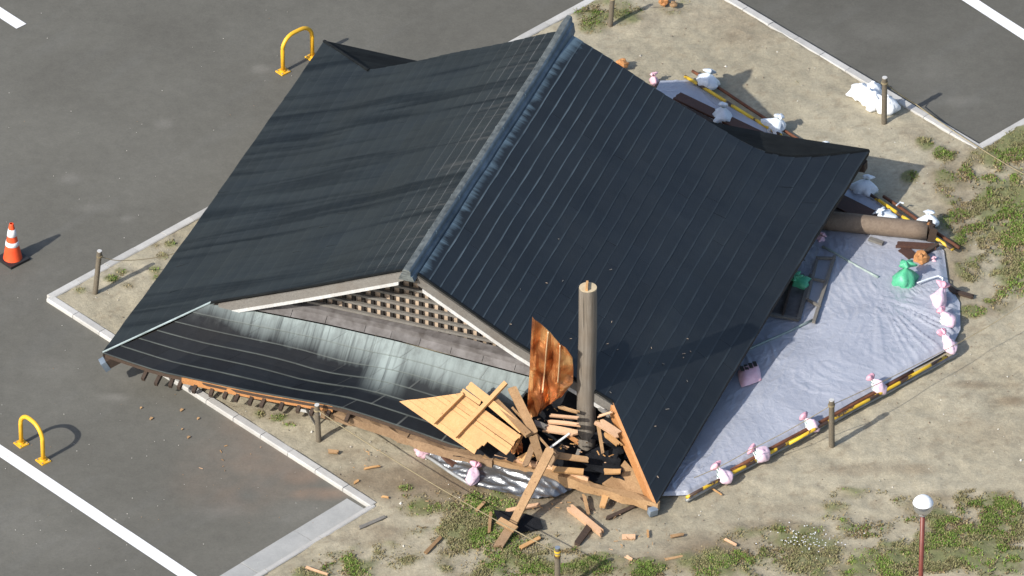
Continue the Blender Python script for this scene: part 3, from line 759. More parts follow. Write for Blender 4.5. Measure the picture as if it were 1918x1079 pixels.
# eave edge: fresh wood where the fascia split, then rafters
def along(fn, a, dz, df=0.): return fn(a)+Vector((0, 0, dz))+fr*df
def ragged(name, fn, a0, a1, z0, z1, df, th, m, n=14, jit=.012, parent=ROOF):
    V = []; F = []
    for i in range(n+1):
        p = fn(a0+(a1-a0)*i/n); j = lambda: random.uniform(-jit, jit)
        for f, z in ((df, z1), (df, z0), (df-th, z0), (df-th, z1)): V.append(p+fr*(f+j())+Vector((0, 0, z+j())))
    for i in range(n):
        for j in range(4): F.append((i*4+j, i*4+(j+1) % 4, (i+1)*4+(j+1) % 4, (i+1)*4+j))
    F.append((3, 2, 1, 0)); k = n*4; F.append((k, k+1, k+2, k+3))
    return mesh(name, V, F, m, parent)
ragged('eave_board', S_bot, .005, .22, -.07, -.01, -.01, .03, M['dark'], 8, .002)
ragged('eave_board', S_bot, .215, .60, -.125, -.012, -.01, .04, M['orange'], 14, .004)['label'] = 'freshly split orange eave board'
EB = poly_fn([(0, at(600, 770, .42)), (.2, at(700, 795, .38)), (.4, at(800, 832, .33)), (.62, at(935, 866, .32)), (.78, at(1040, 890, .30)), (.9, at(1130, 918, .26)), (1, at(1232, 944, .22))])
for i, (a, b, df, m) in enumerate([(0, .33, 0, 'beam'), (.325, .60, .01, 'beam'), (.57, .80, -.01, 'tan'), (.79, 1.0, .0, 'tan')]):
    ragged('eave_beam', EB, a, b, -.15, .0, df, .11, M[m], 10, .018)
ragged('eave_beam', EB, .60, .86, -.02, .05, -.09, .05, M['pink'], 8, .02)
# rafter tails under the front eave
for i in range(15):
    a = .10+i*.038
    p = S_bot(a)+Vector((0, 0, -.15)); 
    V, F = plank_vf(p-fr*.35+Vector((0, 0, .15)), p+fr*(.09+random.uniform(-.03, .02))+Vector((random.uniform(-.03, .03), 0, -.02)), .055, .07)
    mesh('rafter_tail', V, F, M['dark'], ROOF)
# metal-shod corner beams
c0 = at(196, 670, .50); V, F = plank_vf(c0+Vector((.5, .12, .12)), c0+Vector((.02, -.01, -.10)), .13, .16); mesh('corner_beam', V, F, M['dark'], ROOF)
V, F = plank_vf(c0+Vector((.035, -.006, -.095)), c0+Vector((-.04, -.03, -.135)), .15, .18); mesh('beam_cap', V, F, M['metalend'], ROOF)
V, F = plank_vf(at(1205, 930, .12), at(1222, 957, .10), .1, .1); mesh('corner_beam', V, F, M['dark'], ROOF)
V, F = plank_vf(at(1220, 954, .10), at(1225, 962, .08), .13, .12); mesh('beam_cap', V, F, M['metalend'], ROOF)
V, F = plank_vf(at(1560, 300, .72), at(1622, 312, .74), .14, .15); mesh('corner_beam', V, F, M['dark'], ROOF)
# torn hip on the right: boards laid bare
HB = lambda t: A_R(TF+(1-TF)*t)
V = []; F = []
for i in range(9):
    p = HB(i/8); q = random.uniform(-.012, .012); sd2 = -cx
    for a, z in ((0, .01), (.05+q, .0), (.07+q, -.20+q), (.02, -.20)): V.append(p+sd2*a+Vector((0, 0, z)))
for i in range(8):
    for j in range(4): F.append((i*4+j, i*4+(j+1) % 4, (i+1)*4+(j+1) % 4, (i+1)*4+j))
F += [(3, 2, 1, 0), (32, 33, 34, 35)]
mesh('hip_board', V, F, M['orange'], ROOF)
def poly_piece(name, pts, th, m, parent=None):
    n = len(pts); V = [Vector(p) for p in pts]+[Vector(p)-Vector((0, 0, th)) for p in pts]
    F = [tuple(range(n)), tuple(range(2*n-1, n-1, -1))]+[(i, i+n, (i+1) % n+n, (i+1) % n) for i in range(n)]
    return mesh(name, V, F, m, parent)
poly_piece('inner_board', [at(1170, 862, .36), at(1150, 890, .26), at(1128, 905, .24), at(1180, 926, .16), at(1216, 932, .16), at(1196, 890, .3)], .03, M['tan'], ROOF)

# ------------------------------------------------------------------ inside the hole
felt = empty('torn_underlay', at(1030, 850, 0), 'torn black roofing felt gaping in the hole below the gable', 'roofing felt')
def felt_sheet(pts4, n, amp, name='felt_sheet'):
    V = []; F = []; a, b, c, d = pts4
    for j in range(n+1):
        for i in range(n+1):
            p = a.lerp(b, i/n).lerp(d.lerp(c, i/n), j/n); p = p+Vector((0, 0, amp*mn.noise(p*3.1)+amp*.5*mn.noise(p*9)))
            if i in (0, n) or j in (0, n): p = p+Vector((random.uniform(-.04, .04), random.uniform(-.04, .04), 0))
            V.append(p)
    W = n+1
    for j in range(n):
        for i in range(n): F.append((j*W+i, j*W+i+1, (j+1)*W+i+1, (j+1)*W+i))
    return mesh(name, V, F, M['felt'], felt, smooth=True)
felt_sheet([at(850, 850, .30), at(1180, 915, .16), at(1160, 775, .35), at(960, 740, .55)], 22, .08)
felt_sheet([at(1075, 868, .34), at(1168, 900, .26), at(1160, 838, .5), at(1110, 845, .42)], 10, .08)
felt_sheet([at(880, 855, .30), at(960, 866, .34), at(985, 800, .6), at(915, 790, .6)], 10, .05)
felt_sheet([at(960, 800, .55), at(1150, 830, .45), at(1150, 740, .95), at(1000, 700, 1.1)], 14, .10)

pil = empty('standing_pillar', at(1098, 852, .02), 'upright round grey wooden pillar rising out of the broken roof', 'pillar')
pb, pt = at(1097, 856, 0.02), at(1098, 545, 3.2); pt.x = pb.x+.02; pt.y = pb.y
pts = [pb.lerp(pt, i/10)+Vector((.006*math.sin(i), 0, 0)) for i in range(11)]
V, F = tube(pts, .150, 28, .136, wob=.03); mesh('shaft', V, F[:-2], M['pillar'], pil, smooth=True)
V, F = tube([pt-Vector((0, 0, .02)), pt+Vector((0, 0, .004))], .134, 28); mesh('top_end', V, F, M['pillar_end'], pil)
V, F = plank_vf(pt+Vector((-.02, -.10, .03)), pt+Vector((-.01, .10, .03)), .035, .05); mesh('tenon', V, F, M['fresh'], pil)
fp = empty('fallen_pillar', at(1650, 430, 0), 'brown log pillar lying on its side at the right edge of the roof', 'pillar')
a, b = at(1535, 411, .22), at(1738, 433, .2)
V, F = tube([a.lerp(b, i/8) for i in range(9)], .155, 22, .15, wob=.06); mesh('shaft', V, F, M['fallen'], fp, smooth=True)
V, F = plank_vf(b+Vector((-.03, 0, .02)), b+Vector((.08, 0, 0)), .25, .25, jag=.05); mesh('broken_end', V, F, M['dark'], fp)
V, F = plank_vf(at(1738, 418, .35), at(1749, 440, .16), .05, .05); mesh('tenon', V, F, M['orange'], fp)

# copper sheet standing on end
def copper_sheet():
    rows = [  # v-wise rows from top to bottom: (u, v, z) for 6 columns
     [(997, 594, 2.78), (1007, 601, 2.72), (1027, 620, 2.55), (1036, 630, 2.46), (1049, 645, 2.33), (1062, 653, 2.28)],
     [(994, 640, 2.32), (1005, 645, 2.28), (1023, 655, 2.22), (1034, 660, 2.10), (1048, 668, 2.10), (1072, 672, 2.05)],
     [(992, 690, 1.82), (1003, 692, 1.84), (1020, 698, 1.74), (1032, 700, 1.72), (1046, 698, 1.80), (1074, 694, 1.80)],
     [(990, 722, 1.50), (1000, 730, 1.40), (1017, 728, 1.48), (1030, 726, 1.46), (1044, 722, 1.56), (1073, 715, 1.60)],
     [(988, 752, 1.22), (1000, 754, 1.16), (1012, 756, 1.20), (1024, 752, 1.20), (1042, 742, 1.38), (1066, 728, 1.48)],
     [(987, 772, 1.02), (995, 785, .90), (1006, 780, .96), (1018, 767, 1.06), (1032, 756, 1.24), (1052, 742, 1.36)]]
    # subdivide bilinearly with dents
    n = 6; V = []; F = []; R_, C_ = len(rows), len(rows[0]); NR, NC = (R_-1)*n, (C_-1)*n
    for j in range(NR+1):
        jj = min(j//n, R_-2); fj = j/n-jj
        for i in range(NC+1):
            ii = min(i//n, C_-2); fi = i/n-ii
            q = [Vector(rows[jj+b][ii+c]) for b in (0, 1) for c in (0, 1)]
            m_ = q[0].lerp(q[1], fi).lerp(q[2].lerp(q[3], fi), fj); p = at(*m_)
            den = .14*mn.noise(Vector((i*.11, j*.12, 3)))+.045*abs(mn.noise(Vector((i*.25, j*.22, 7))))
            seam = .035 if i in (2*n, 4*n) else 0
            V.append(p+Vector((0, -1, .3))*(den+seam))
    W = NC+1
    for j in range(NR):
        for i in range(NC): F.append((j*W+i, j*W+i+1, (j+1)*W+i+1, (j+1)*W+i))
    k = len(V); V += [p+Vector((.003, .012, 0)) for p in V]; F += [(d_+k, c_+k, b_+k, a_+k) for a_, b_, c_, d_ in list(F)]
    for i in range(NC): F += [(i+k, i+1+k, i+1, i), (NR*W+i, NR*W+i+1, NR*W+i+1+k, NR*W+i+k)]
    for j in range(NR): F += [(j*W, (j+1)*W, (j+1)*W+k, j*W+k), (j*W+NC+k, (j+1)*W+NC+k, (j+1)*W+NC, j*W+NC)]
    o = mesh('copper_sheet', V, F, M['copper'])
    for cc_, j1 in ((2*n, 20), (4*n, 17)):
        P = [V[j*W+cc_]+Vector((0, -.012, .004)) for j in range(0, j1)]; V2, F2 = tube(P, .011, 6); mesh('seam', V2, F2, M['seam'], o, smooth=True)
    return o
tag(copper_sheet(), 'bent shiny orange copper sheet standing on end left of the pillar', 'copper sheet')
def crumple(name, c, r, m, seed, n=10, fl=.6):
    V = []; F = []
    for j in range(n+1):
        for i in range(n+1):
            x, y = i/n*2-1, j/n*2-1; q = Vector((x*3+seed, y*3, seed))
            V.append(Vector(c)+Vector((x*r[0], y*r[1], fl*r[0]*(mn.noise(q)+.5*mn.noise(q*2.3)+.5)+.04*mn.noise(q*5))))
    W = n+1
    for j in range(n):
        for i in range(n):
            if (i in (0, n-1) and j in (0, n-1)): continue
            F.append((j*W+i, j*W+i+1, (j+1)*W+i+1, (j+1)*W+i))
    return mesh(name, V, F, m)
tag(crumple('copper_scrap', at(968, 842, .42), (.09, .12), M['copper'], 3.3), 'small crumpled copper scrap below the fallen board panel', 'copper scrap')

# fallen panel of sheathing boards
pan = empty('fallen_sheathing', at(880, 800, .6), 'torn off panel of fresh yellow boards with two battens, lying on the front skirt', 'board panel')
def zp(u, v): return .85+.0017*(u-748)-.005*(v-752)
def z5(x, y, dz=0.): u = 740+x/6; v = 700+y/6; return at(u, v, zp(u, v)+dz)
pn = (z5(880, 120)-z5(45, 312)).cross(z5(880, 900)-z5(45, 312)).normalized()
if pn.z < 0: pn = -pn
ST = [(45, 312), (150, 293), (250, 285), (345, 273), (440, 260), (520, 248), (600, 237), (680, 226), (740, 214)]
LN = [990, 925, 880, 1075, 1010, 950, 885, 850]
for k in range(8):
    (xa, ya), (xb, yb) = ST[k], ST[k+1]; L = LN[k]; d_ = (.817, .577); mx, my = (xa+xb)/2, (ya+yb)/2; e_ = (mx+d_[0]*L, my+d_[1]*L)
    hw = abs((xb-xa)*.577-(yb-ya)*.817)/2*.97; nx_, ny_ = .577*hw, -.817*hw; dz = random.uniform(0, .012); j_ = random.uniform(-8, 8)
    top = [z5(xa+1.5, ya, dz), z5(e_[0]-nx_+j_, e_[1]-ny_, dz), z5(e_[0]+nx_-j_, e_[1]+ny_, dz), z5(xb-1.5, yb+1, dz)]
    V = top+[p-pn*.022 for p in top]; mesh('board', V, [(0, 1, 2, 3), (7, 6, 5, 4)]+[(i, i+4, (i+1) % 4+4, (i+1) % 4) for i in range(4)], M['fresh'], pan)
for (x0, y0, x1, y1, wd, dz) in [(755, 190, 960, 332, .07, .035), (825, 128, 1045, 300, .13, .045), (1060, 320, 1430, 632, .12, .02)]:
    V, F = plank_vf(z5(x0, y0, dz), z5(x1, y1, dz), wd, .02, up=tuple(pn), jag=.01); mesh('board', V, F, M['fresh'], pan)
for (x0, y0, x1, y1, wd) in [(765, 222, 430, 555, .05), (1248, 98, 668, 708, .07)]:
    V, F = plank_vf(z5(x0, y0, .055), z5(x1, y1, .05), wd, .05, up=tuple(pn)); mesh('batten', V, F, M['tan' if wd < 0 else 'orange'] if 0 else M['fresh'], pan)

# loose timber: u0,v0,z0, u1,v1,z1, width px, thick m, material, jag, label
G1 = 'broken timbers heaped round the pillar'; G2 = 'splintered timber scattered on the sand'
T = [
 (1031,842,.86, 955,992,.10, 18,.05,'tan',.03,'longest brown plank leaning from the hole down to the grass',G1),
 (958,985,.13, 932,1026,.04, 18,.04,'beam',.06,'rotten dark split foot lying below the longest leaning plank',G1),
 (934,974,.22, 966,992,.20, 15,.03,'tan',.0,'short brown offcut crossing the low end of the longest leaning plank',G1),
 (959,727,1.32, 1000,812,.95, 17,.05,'tan',.01,'tan plank rising steeply between board panel and copper sheet',G1),
 (998,816,.92, 1013,862,.62, 16,.05,'tan',.01,'short upright tan rafter where the planks cross left of the pillar',G1),
 (921,745,1.16, 990,815,.98, 13,.06,'tan',.0,'brown rafter along the upper right edge of the yellow board panel',G1),
 (959,763,1.10, 1043,856,.72, 4,.02,'tan',.0,'thin brown lath running down behind the crossed planks',G1),
 (1029,840,.70, 1067,812,.86, 4,.02,'pale',.0,'thin pale lath slanting up towards the pillar foot',G1),
 (999,832,.62, 984,872,.45, 12,.04,'beam',.03,'stubby dark brown stick left of the crossed planks',G1),
 (1030,778,.98, 1084,783,.98, 6,.03,'pink',.02,'upper narrow pink splinter left of the pillar',G1),
 (1028,790,.95, 1084,796,.95, 7,.04,'pink',.03,'second narrow pink splinter left of the pillar',G1),
 (1022,802,.86, 1078,812,.84, 16,.04,'pink',.04,'wide splintered pink board left of the pillar',G1),
 (1048,762,1.05, 1082,772,1.05, 7,.03,'tan',.03,'dusty tan chip wedged between copper sheet and pillar',G1),
 (1060,812,.80, 1082,828,.74, 8,.03,'orange',.03,'orange split piece touching the left side of the pillar foot',G1),
 (1038,852,.58, 1101,861,.56, 15,.02,'tan',.02,'flat tan board in front of the pillar foot',G1),
 (1035,879,.42, 1093,884,.42, 12,.04,'fresh',.0,'bright square cut yellow block below the pillar foot',G1),
 (1132,883,.44, 1163,883,.44, 12,.03,'fresh',.01,'small bright yellow block on the black felt',G1),
 (1119,787,.95, 1129,849,.52, 7,.03,'tan',.01,'slim upright lath just right of the pillar',G1),
 (1121,790,.97, 1158,814,.86, 18,.04,'pink',.05,'thick splintered pink board right of the pillar',G1),
 (1134,812,.84, 1160,834,.72, 12,.04,'fresh',.05,'pale splinter bundle against the torn hip',G1),
 (1122,765,1.1, 1140,780,1.05, 6,.03,'grey',.02,'grey stub poking out between pillar and torn hip',G1),
 (1121,780,1.05, 1146,772,1.1, 5,.02,'pink',.02,'small pale spike right of the pillar',G1),
 (1085,842,.45, 1078,862,.35, 7,.03,'grey',.0,'short grey stake at the pillar foot',G1),
 (975,862,.42, 1000,848,.55, 16,.04,'fresh',.04,'lumpy pale wood chunk left of the crossed planks',G1),
 (1043,846,.68, 1028,872,.45, 14,.04,'beam',.02,'brown stub beside the top of the longest leaning plank',G1),
 (960,848,.5, 978,815,.75, 6,.03,'orange',.02,'orange sliver under the right end of the board panel',G1),
 (1001,792,.95, 1022,800,.9, 12,.03,'grey',.02,'dusty grey board end behind the crossed planks',G1),
 (1067,951,.04, 1126,998,.05, 14,.08,'pink',.05,'large pink split beam lying on the sand below the hole',G2),
 (1105,985,.03, 1080,1020,.03, 13,.05,'dark',.03,'dark brown stub beside the pink split beam',G2),
 (946,958,.03, 1011,945,.08, 8,.04,'pink',.03,'pink splinter under the longest leaning plank',G2),
 (797,1036,.03, 826,1006,.03, 7,.03,'tan',.01,'slim tan offcut in the grass left of the leaning plank',G2),
 (975,1026,.04, 1011,1007,.05, 8,.03,'fresh',.01,'light yellow lath near the yellow topped post',G2),
 (919,960,.10, 916,998,.03, 6,.03,'tan',.01,'upright tan sliver standing in the green grass',G2),
 (892,957,.04, 908,940,.10, 6,.02,'tan',.01,'small tan chip at the upper edge of the green grass',G2),
 (1165,1006,.02, 1190,1006,.02, 11,.03,'pink',.0,'flat rectangular wood chip on open sand',G2),
 (1094,928,.10, 1102,962,.03, 7,.02,'tan',.03,'pointed splinter sticking up below the eave beam',G2),
 (1134,930,.14, 1128,950,.08, 13,.05,'fresh',.01,'pale stub poking out under the eave beam',G2),
 (1137,971,.03, 1190,947,.04, 8,.04,'dark',.03,'long dark stick under the right end of the eave beam',G2),
 (673,989,.02, 721,968,.02, 7,.03,'grey',.02,'grey stick just right of the gutter corner',G2),
 (614,845,.03, 634,847,.03, 8,.03,'tan',.02,'small tan chip right of the leaning post',G2),
 (683,878,.02, 711,873,.02, 4,.02,'fresh',.02,'thin pale sliver on the sand between post and gutter corner',G2),
 (573,1062,.04, 614,1076,.04, 5,.02,'pink',.01,'thin pinkish lath at the bottom left of the sand',G2),
 (1329,912,.03, 1352,927,.03, 3,.01,'fresh',.0,'thin pale stick below the end of the yellow pipe',G2),
 (1358,1010,.03, 1379,1021,.03, 5,.02,'pink',.01,'pink chip in the brown weeds',G2),
 (1257,1005,.03, 1280,1001,.03, 7,.02,'tan',.02,'brown chip on the sand near the brown weeds',G2),
 (1213,993,.03, 1214,1006,.03, 4,.02,'fresh',.0,'tiny upright yellow chip on open sand',G2),
 (1246,1048,.02, 1278,1042,.02, 5,.02,'tan',.02,'small tan splinter near the bottom edge of the sand',G2),
 (1173,1042,.02, 1183,1048,.02, 7,.02,'pink',.02,'tiny pinkish chip right of the yellow topped post',G2),
 (663,905,.02, 671,900,.02, 5,.02,'fresh',.02,'tiny pale chip above the gutter corner',G2),
 (716,930,.02, 728,932,.02, 4,.02,'fresh',.02,'tiny pale chip right of the kerb corner',G2),
 (563,747,.55, 591,795,.05, 5,.02,'grey',.01,'thin grey lath leaning on the post below the eave',G2),
 (560,768,.20, 642,785,.14, 5,.02,'pale',.01,'pale lath lying behind the post below the eave',G2),
 (1088,932,.08,1108,955,.03, 4,.02,'dark',.02,'thin dark splinter left of the pointed splinter',G2),
]
for (u0, v0, z0, u1, v1, z1, wpx, th, m, jag, lab, grp) in T:
    a, b = at(u0, v0, z0), at(u1, v1, z1); nm = 'plank' if wpx > 11 else 'splinter'
    V, F = plank_vf(a, b, wpx/PX*.95, th, up=(0, -.35, 1), jag=jag, bend=random.uniform(-.01, .01) if jag else 0, taper=random.uniform(.8, 1.0) if jag else 1)
    tag(mesh(nm, V, F, M[m]), lab, 'plank' if wpx > 11 else 'wood splinter', grp)

# small splinters and crumbs too many to count
mb = MB()
for (cu, cv, su, sv, n, z) in [(1060, 830, 60, 40, 26, .5), (1080, 950, 110, 35, 26, .02), (900, 960, 90, 40, 20, .02), (1150, 850, 20, 50, 6, .5), (1030, 780, 40, 30, 14, .8), (430, 850, 100, 40, 8, ZA), (1200, 1010, 120, 30, 16, .02), (680, 860, 60, 25, 8, .02)]:
    for _ in range(n):
        c = at(random.gauss(cu, su*.5), random.gauss(cv, sv*.5), z+.012); an = random.uniform(0, 6.28); L = random.uniform(.015, .09)*(1.3 if z > .3 else .8)
        d = Vector((math.cos(an), math.sin(an), random.uniform(-.3, .5) if z > .3 else 0))*L; V, F = plank_vf(c-d/2, c+d/2, random.uniform(.008, .02) if z > .3 else random.uniform(.004, .011), .008)
        mb.add(V, F, random.randrange(3))
tag(mb.build('wood_chips', [M['fresh'], M['pink'], M['tan']]), 'fine wood chips and crumbs scattered round the hole', kind='stuff')

sc_ = poly_piece('flat_black_piece', [at(925, 955, .06), at(985, 962, .09), at(1012, 972, .07), at(1017, 989, .05), at(975, 997, .03), at(955, 985, .05), at(932, 975, .08)], .015, M['felt'])  # thin, evenly black piece laid flat on the sand below the plank foot
tag(sc_, 'flat black piece lying under the foot of the longest leaning plank', 'roofing felt')
mb = MB()
for _ in range(26):
    a_, t_ = random.uniform(.0, .5)**1.4, random.uniform(.3, 1); p = SR.p(a_, t_)+SR.n(max(a_, .02), min(t_, .98))*.018; r = random.uniform(.004, .012)
    an = random.uniform(0, 3.1); d = Vector((math.cos(an), math.sin(an), 0))*r*random.uniform(1, 3); V, F = plank_vf(p-d, p+d, r, .006); mb.add(V, F, random.randrange(2))
tag(mb.build('roof_dust', [M['grey'], M['backing']]), 'tiny splinters and dust lying on the right roof slope', kind='stuff')
# ------------------------------------------------------------------ sheets on the ground
def grid_sheet(name, O, I, na, nb, zf, m, flo=False):
    V = []; F = []
    for j in range(nb+1):
        for i in range(na+1):
            a = i/na; b = j/nb; p = O(a).lerp(I(a), b); p.z += zf(p, a, b); V.append(p)
    W = na+1
    for j in range(nb):
        for i in range(na): F.append((j*W+i, j*W+i+1, (j+1)*W+i+1, (j+1)*W+i))
    return mesh(name, V, F, m, smooth=True)
Oc = poly_fn([(0, at(1240, 930, .02)), (.06, at(1292, 928, .03)), (.18, at(1430, 848, .03)), (.32, at(1600, 752, .03)), (.46, at(1782, 652, .03)), (.50, at(1799, 618, .03)), (.54, at(1798, 568, .03)), (.58, at(1776, 530, .03)), (.61, at(1768, 470, .03)), (.66, at(1722, 428, .03)), (.78, at(1560, 322, .03)), (.88, at(1440, 242, .03)), (.96, at(1292, 152, .03)), (1, at(1238, 154, .03))], smooth=False)
Ic = poly_fn([(0, at(1150, 860, .02)), (.3, at(1280, 640, .03)), (.5, at(1330, 520, .03)), (.7, at(1340, 380, .03)), (1, at(1200, 230, .03))], smooth=False)
ctr = at(1640, 560, 0)
def zf(p, a, b):
    e = min(b/.03, 1)
    z = .05*e+.025*mn.noise(p*1.1)
    q = p-ctr; ang = math.atan2(q.y, q.x); rr = q.length
    far = max(0, 1-b*2.2); x, y = p.x, p.y
    w1 = mn.noise(Vector((x*.8, y*.8, 4)))*.8; x += w1; y -= w1
    def ridge(u, v, k, z0): return max(0, 1-abs(mn.noise(Vector((u, v, z0))))*k)
    flat = .35+.65*max(0, min(1, .5+1.6*mn.noise(Vector((x*.7, y*.7, 9)))))
    z += .014*ridge(x*3.4+y*.6, y*1.1-x*.4, 5.5, 1)**1.5*e*flat
    z += .010*ridge(x*6-y*2.5, y*3+x*1.2, 5, 2)**1.5*e*flat
    z += .006*ridge(x*9+y*4, y*9-x*4, 4, 7)*e*flat
    z += .06*far*max(0, 1-abs(a-.5)/.12)*ridge(ang*10, rr*.4, 4, 5)*e
    return max(z, .008)
tag(grid_sheet('tarpaulin', Oc, Ic, 420, 150, zf, M['tarp']), 'large silver blue tarpaulin spread on the ground right of the roof', 'tarpaulin')
Of = poly_fn([(0, at(795, 852, .04)), (.25, at(868, 900, .04)), (.45, at(930, 922, .04)), (.75, at(1020, 934, .04)), (1, at(1085, 915, .04))]); If_ = poly_fn([(0, at(815, 833, .2)), (.3, at(900, 850, .25)), (.6, at(990, 880, .25)), (1, at(1085, 900, .15))])
def zf2(p, a, b):
    q = p.x*.93-p.y*.36; w_ = p.x*.36+p.y*.93
    r = 1-abs(mn.noise(Vector((q*1.6, w_*9+q*.8, 2))))*2.6
    return .035*max(0, r)+.04*mn.noise(Vector((q*2, w_*4, 1)))*(1 if 0 < b < 1 else .4)+.012*mn.noise(p*11)
tag(grid_sheet('tarpaulin', Of, If_, 110, 26, zf2, M['silver']), 'crumpled shiny silver sheet under the broken front eave beam', 'tarpaulin')

# ------------------------------------------------------------------ pipes round the sheet
def pipe(u0, v0, u1, v1, r, m, lab, z=.06, name='pipe', grp='pipes weighing down the tarpaulin', cat='pipe', endm=None):
    a, b = at(u0, v0, z), at(u1, v1, z); n = 6
    V, F = tube([a.lerp(b, i/n)+Vector((0, 0, .006*math.sin(i*1.3))) for i in range(n+1)], r, 10)
    o = mesh(name, V, F, M[m], smooth=True); tag(o, lab, cat, grp); return o
pipe(1283, 143, 1463, 254, .028, 'yellow_pipe', 'yellow pipe at the top edge of the tarpaulin between white sandbags', .12)
pipe(1297, 133, 1505, 268, .026, 'rust', 'rusty pipe beside the yellow one at the top edge of the tarpaulin', .08)
pipe(1300, 160, 1500, 283, .026, 'greypipe', 'grey pipe inside the yellow one at the top edge of the tarpaulin', .07)
pipe(1600, 345, 1785, 468, .028, 'yellow_pipe', 'yellow pipe crossed by the end of the fallen pillar', .12)
pipe(1655, 368, 1797, 465, .028, 'rust', 'rusty pipe just outside the fallen pillar end', .07)
pipe(1610, 362, 1730, 440, .026, 'greypipe', 'grey pipe under the brown boards near the fallen pillar', .06)
pipe(1286, 932, 1500, 817, .026, 'yellow_pipe', 'worn yellow pipe along the lower left end of the tarpaulin', .13)
pipe(1478, 831, 1772, 668, .026, 'yellow_pipe', 'worn yellow pipe along the lower right end of the tarpaulin', .13)
pipe(1370, 881, 1710, 697, .031, 'rust', 'long rusty brown pipe along the lower edge of the tarpaulin', .135)
pipe(1285, 938, 1560, 788, .026, 'greypipe', 'grey pipe outermost along the lower left edge of the tarpaulin', .04)
pipe(1555, 793, 1792, 664, .026, 'greypipe', 'grey pipe outermost along the lower right edge of the tarpaulin', .04)
pipe(1405, 869, 1775, 669, .022, 'rust', 'thin rusty pipe squeezed between yellow and grey pipes', .05)
pipe(795, 852, 880, 908, .028, 'greypipe', 'grey pipe along the front edge of the crumpled silver sheet', .05)
pipe(1541, 462, 1645, 520, .022, 'greenpole', 'green grey pole slanting down on the tarpaulin below the fallen pillar', .10, 'pole', None, 'pole')
pipe(1390, 660, 1522, 600, .020, 'greenpole', 'green grey pole running under the roof edge below the fallen sash', .10, 'pole', None, 'pole')
def boardlab(u0, v0, z0, u1, v1, z1, wpx, th, m, lab, jag=.02, name='board', up=(0, 0, 1)):
    V, F = plank_vf(at(u0, v0, z0), at(u1, v1, z1), wpx/PX, th, up=up, jag=jag); return tag(mesh(name, V, F, M[m]), lab, 'board', 'dark boards round the tarpaulin')
boardlab(1268, 180, .14, 1440, 262, .12, 24, .04, 'redbrown', 'red brown board on the tarpaulin next to the far roof verge')
boardlab(1262, 196, .12, 1420, 270, .10, 14, .04, 'dark', 'dark board half under the far roof verge')
boardlab(1560, 372, .14, 1640, 412, .12, 40, .05, 'redbrown', 'wide red brown board above the fallen pillar')
boardlab(1540, 385, .12, 1600, 412, .11, 16, .05, 'dark', 'dark board end between roof corner and fallen pillar')
boardlab(1680, 458, .12, 1752, 462, .12, 14, .05, 'redbrown', 'red brown board just below the fallen pillar')
boardlab(1690, 466, .09, 1712, 484, .09, 22, .04, 'redbrown', 'square red brown board end above the green sack')
boardlab(1628, 447, .13, 1654, 456, .12, 9, .04, 'grey', 'short grey offcut under the fallen pillar', .0)
boardlab(1726, 478, .1, 1756, 458, .14, 8, .05, 'dark', 'dark stick pointing up to the fallen pillar end')
boardlab(817, 842, .13, 852, 872, .10, 11, .05, 'redbrown', 'small red brown channel on the crumpled silver sheet', .0)
boardlab(1758, 528, .06, 1790, 548, .05, 12, .05, 'dark', 'rotten brown wood behind the upper pink sandbag')
boardlab(1785, 545, .05, 1822, 556, .03, 10, .04, 'dark', 'dark brown splinter right of the upper pink sandbag')
def chunk(u, v, z, r, m, lab, seed):
    V = []; F = []; n = 9; mrow = 7; c = at(u, v, z)
    for j in range(mrow+1):
        th = math.pi*j/mrow
        for i in range(n):
            ph = 2*math.pi*i/n; d = Vector((math.sin(th)*math.cos(ph), math.sin(th)*math.sin(ph), math.cos(th)*.8)); V.append(c+d*r*(1+.6*mn.noise(d*2.2+Vector((seed, 0, 0)))))
    for j in range(mrow):
        for i in range(n): F.append((j*n+i, j*n+(i+1) % n, (j+1)*n+(i+1) % n, (j+1)*n+i))
    return tag(mesh('wood_chunk', V, F, M[m]), lab, 'wood chunk')
chunk(1725, 484, .14, .13, 'orange', 'orange broken wood chunk next to the green sack', 3)
chunk(1167, 120, .12, .10, 'orange', 'orange broken wood chunk behind the far roof verge', 8)
for (u, v, r, m, sd_, lab) in [(1243, 2, .09, 'orange', 5, 'orange brown lump of broken wood at the top edge'), (1262, 8, .06, 'tan', 9, 'tan lump of broken wood right of the orange one at the top edge')]:
    chunk(u, v, .08, r, m, lab, sd_)

# fallen sliding sash
sash = empty('window_sash', at(1505, 540, 0), 'fallen grey framed window sash lying on the tarpaulin at the roof edge', 'window sash')
def rail(name, u0, v0, u1, v1, wpx, m='grey', z=.14):
    V, F = plank_vf(at(u0, v0, z), at(u1, v1, z), wpx/PX, .04); return mesh(name, V, F, M[m], sash)
rail('stile', 1563, 480, 1524, 604, 6); rail('stile', 1531, 484, 1512, 560, 5); rail('crossbar', 1528, 483, 1565, 484, 5, z=.15); rail('crossbar', 1514, 562, 1537, 575, 4, z=.15)
rail('crossbar', 1522, 522, 1548, 528, 4, z=.15)
poly_piece('pane', [at(1529, 484, .12), at(1560, 486, .12), at(1536, 572, .12), at(1512, 560, .12)], .01, M['glass'], sash)
sash2 = empty('window_sash', at(1480, 560, 0), 'greyed panel with a stained bottom rail half under the roof edge', 'window sash')
for (u0, v0, u1, v1, wpx) in [(1519, 515, 1496, 598, 7), (1485, 520, 1466, 592, 4), (1440, 588, 1497, 599, 7)]:
    V, F = plank_vf(at(u0, v0, .12), at(u1, v1, .12+(.01 if wpx == 4 else 0)), wpx/PX, .04); mesh('stile' if v1-v0 > 20 else 'bottom_rail', V, F, M['grey'] if wpx > 4 else M['dark'], sash2)
poly_piece('pane', [at(1500, 470, .09), at(1521, 515, .09), at(1498, 594, .09), at(1430, 588, .09)], .01, M['purple'], sash2)

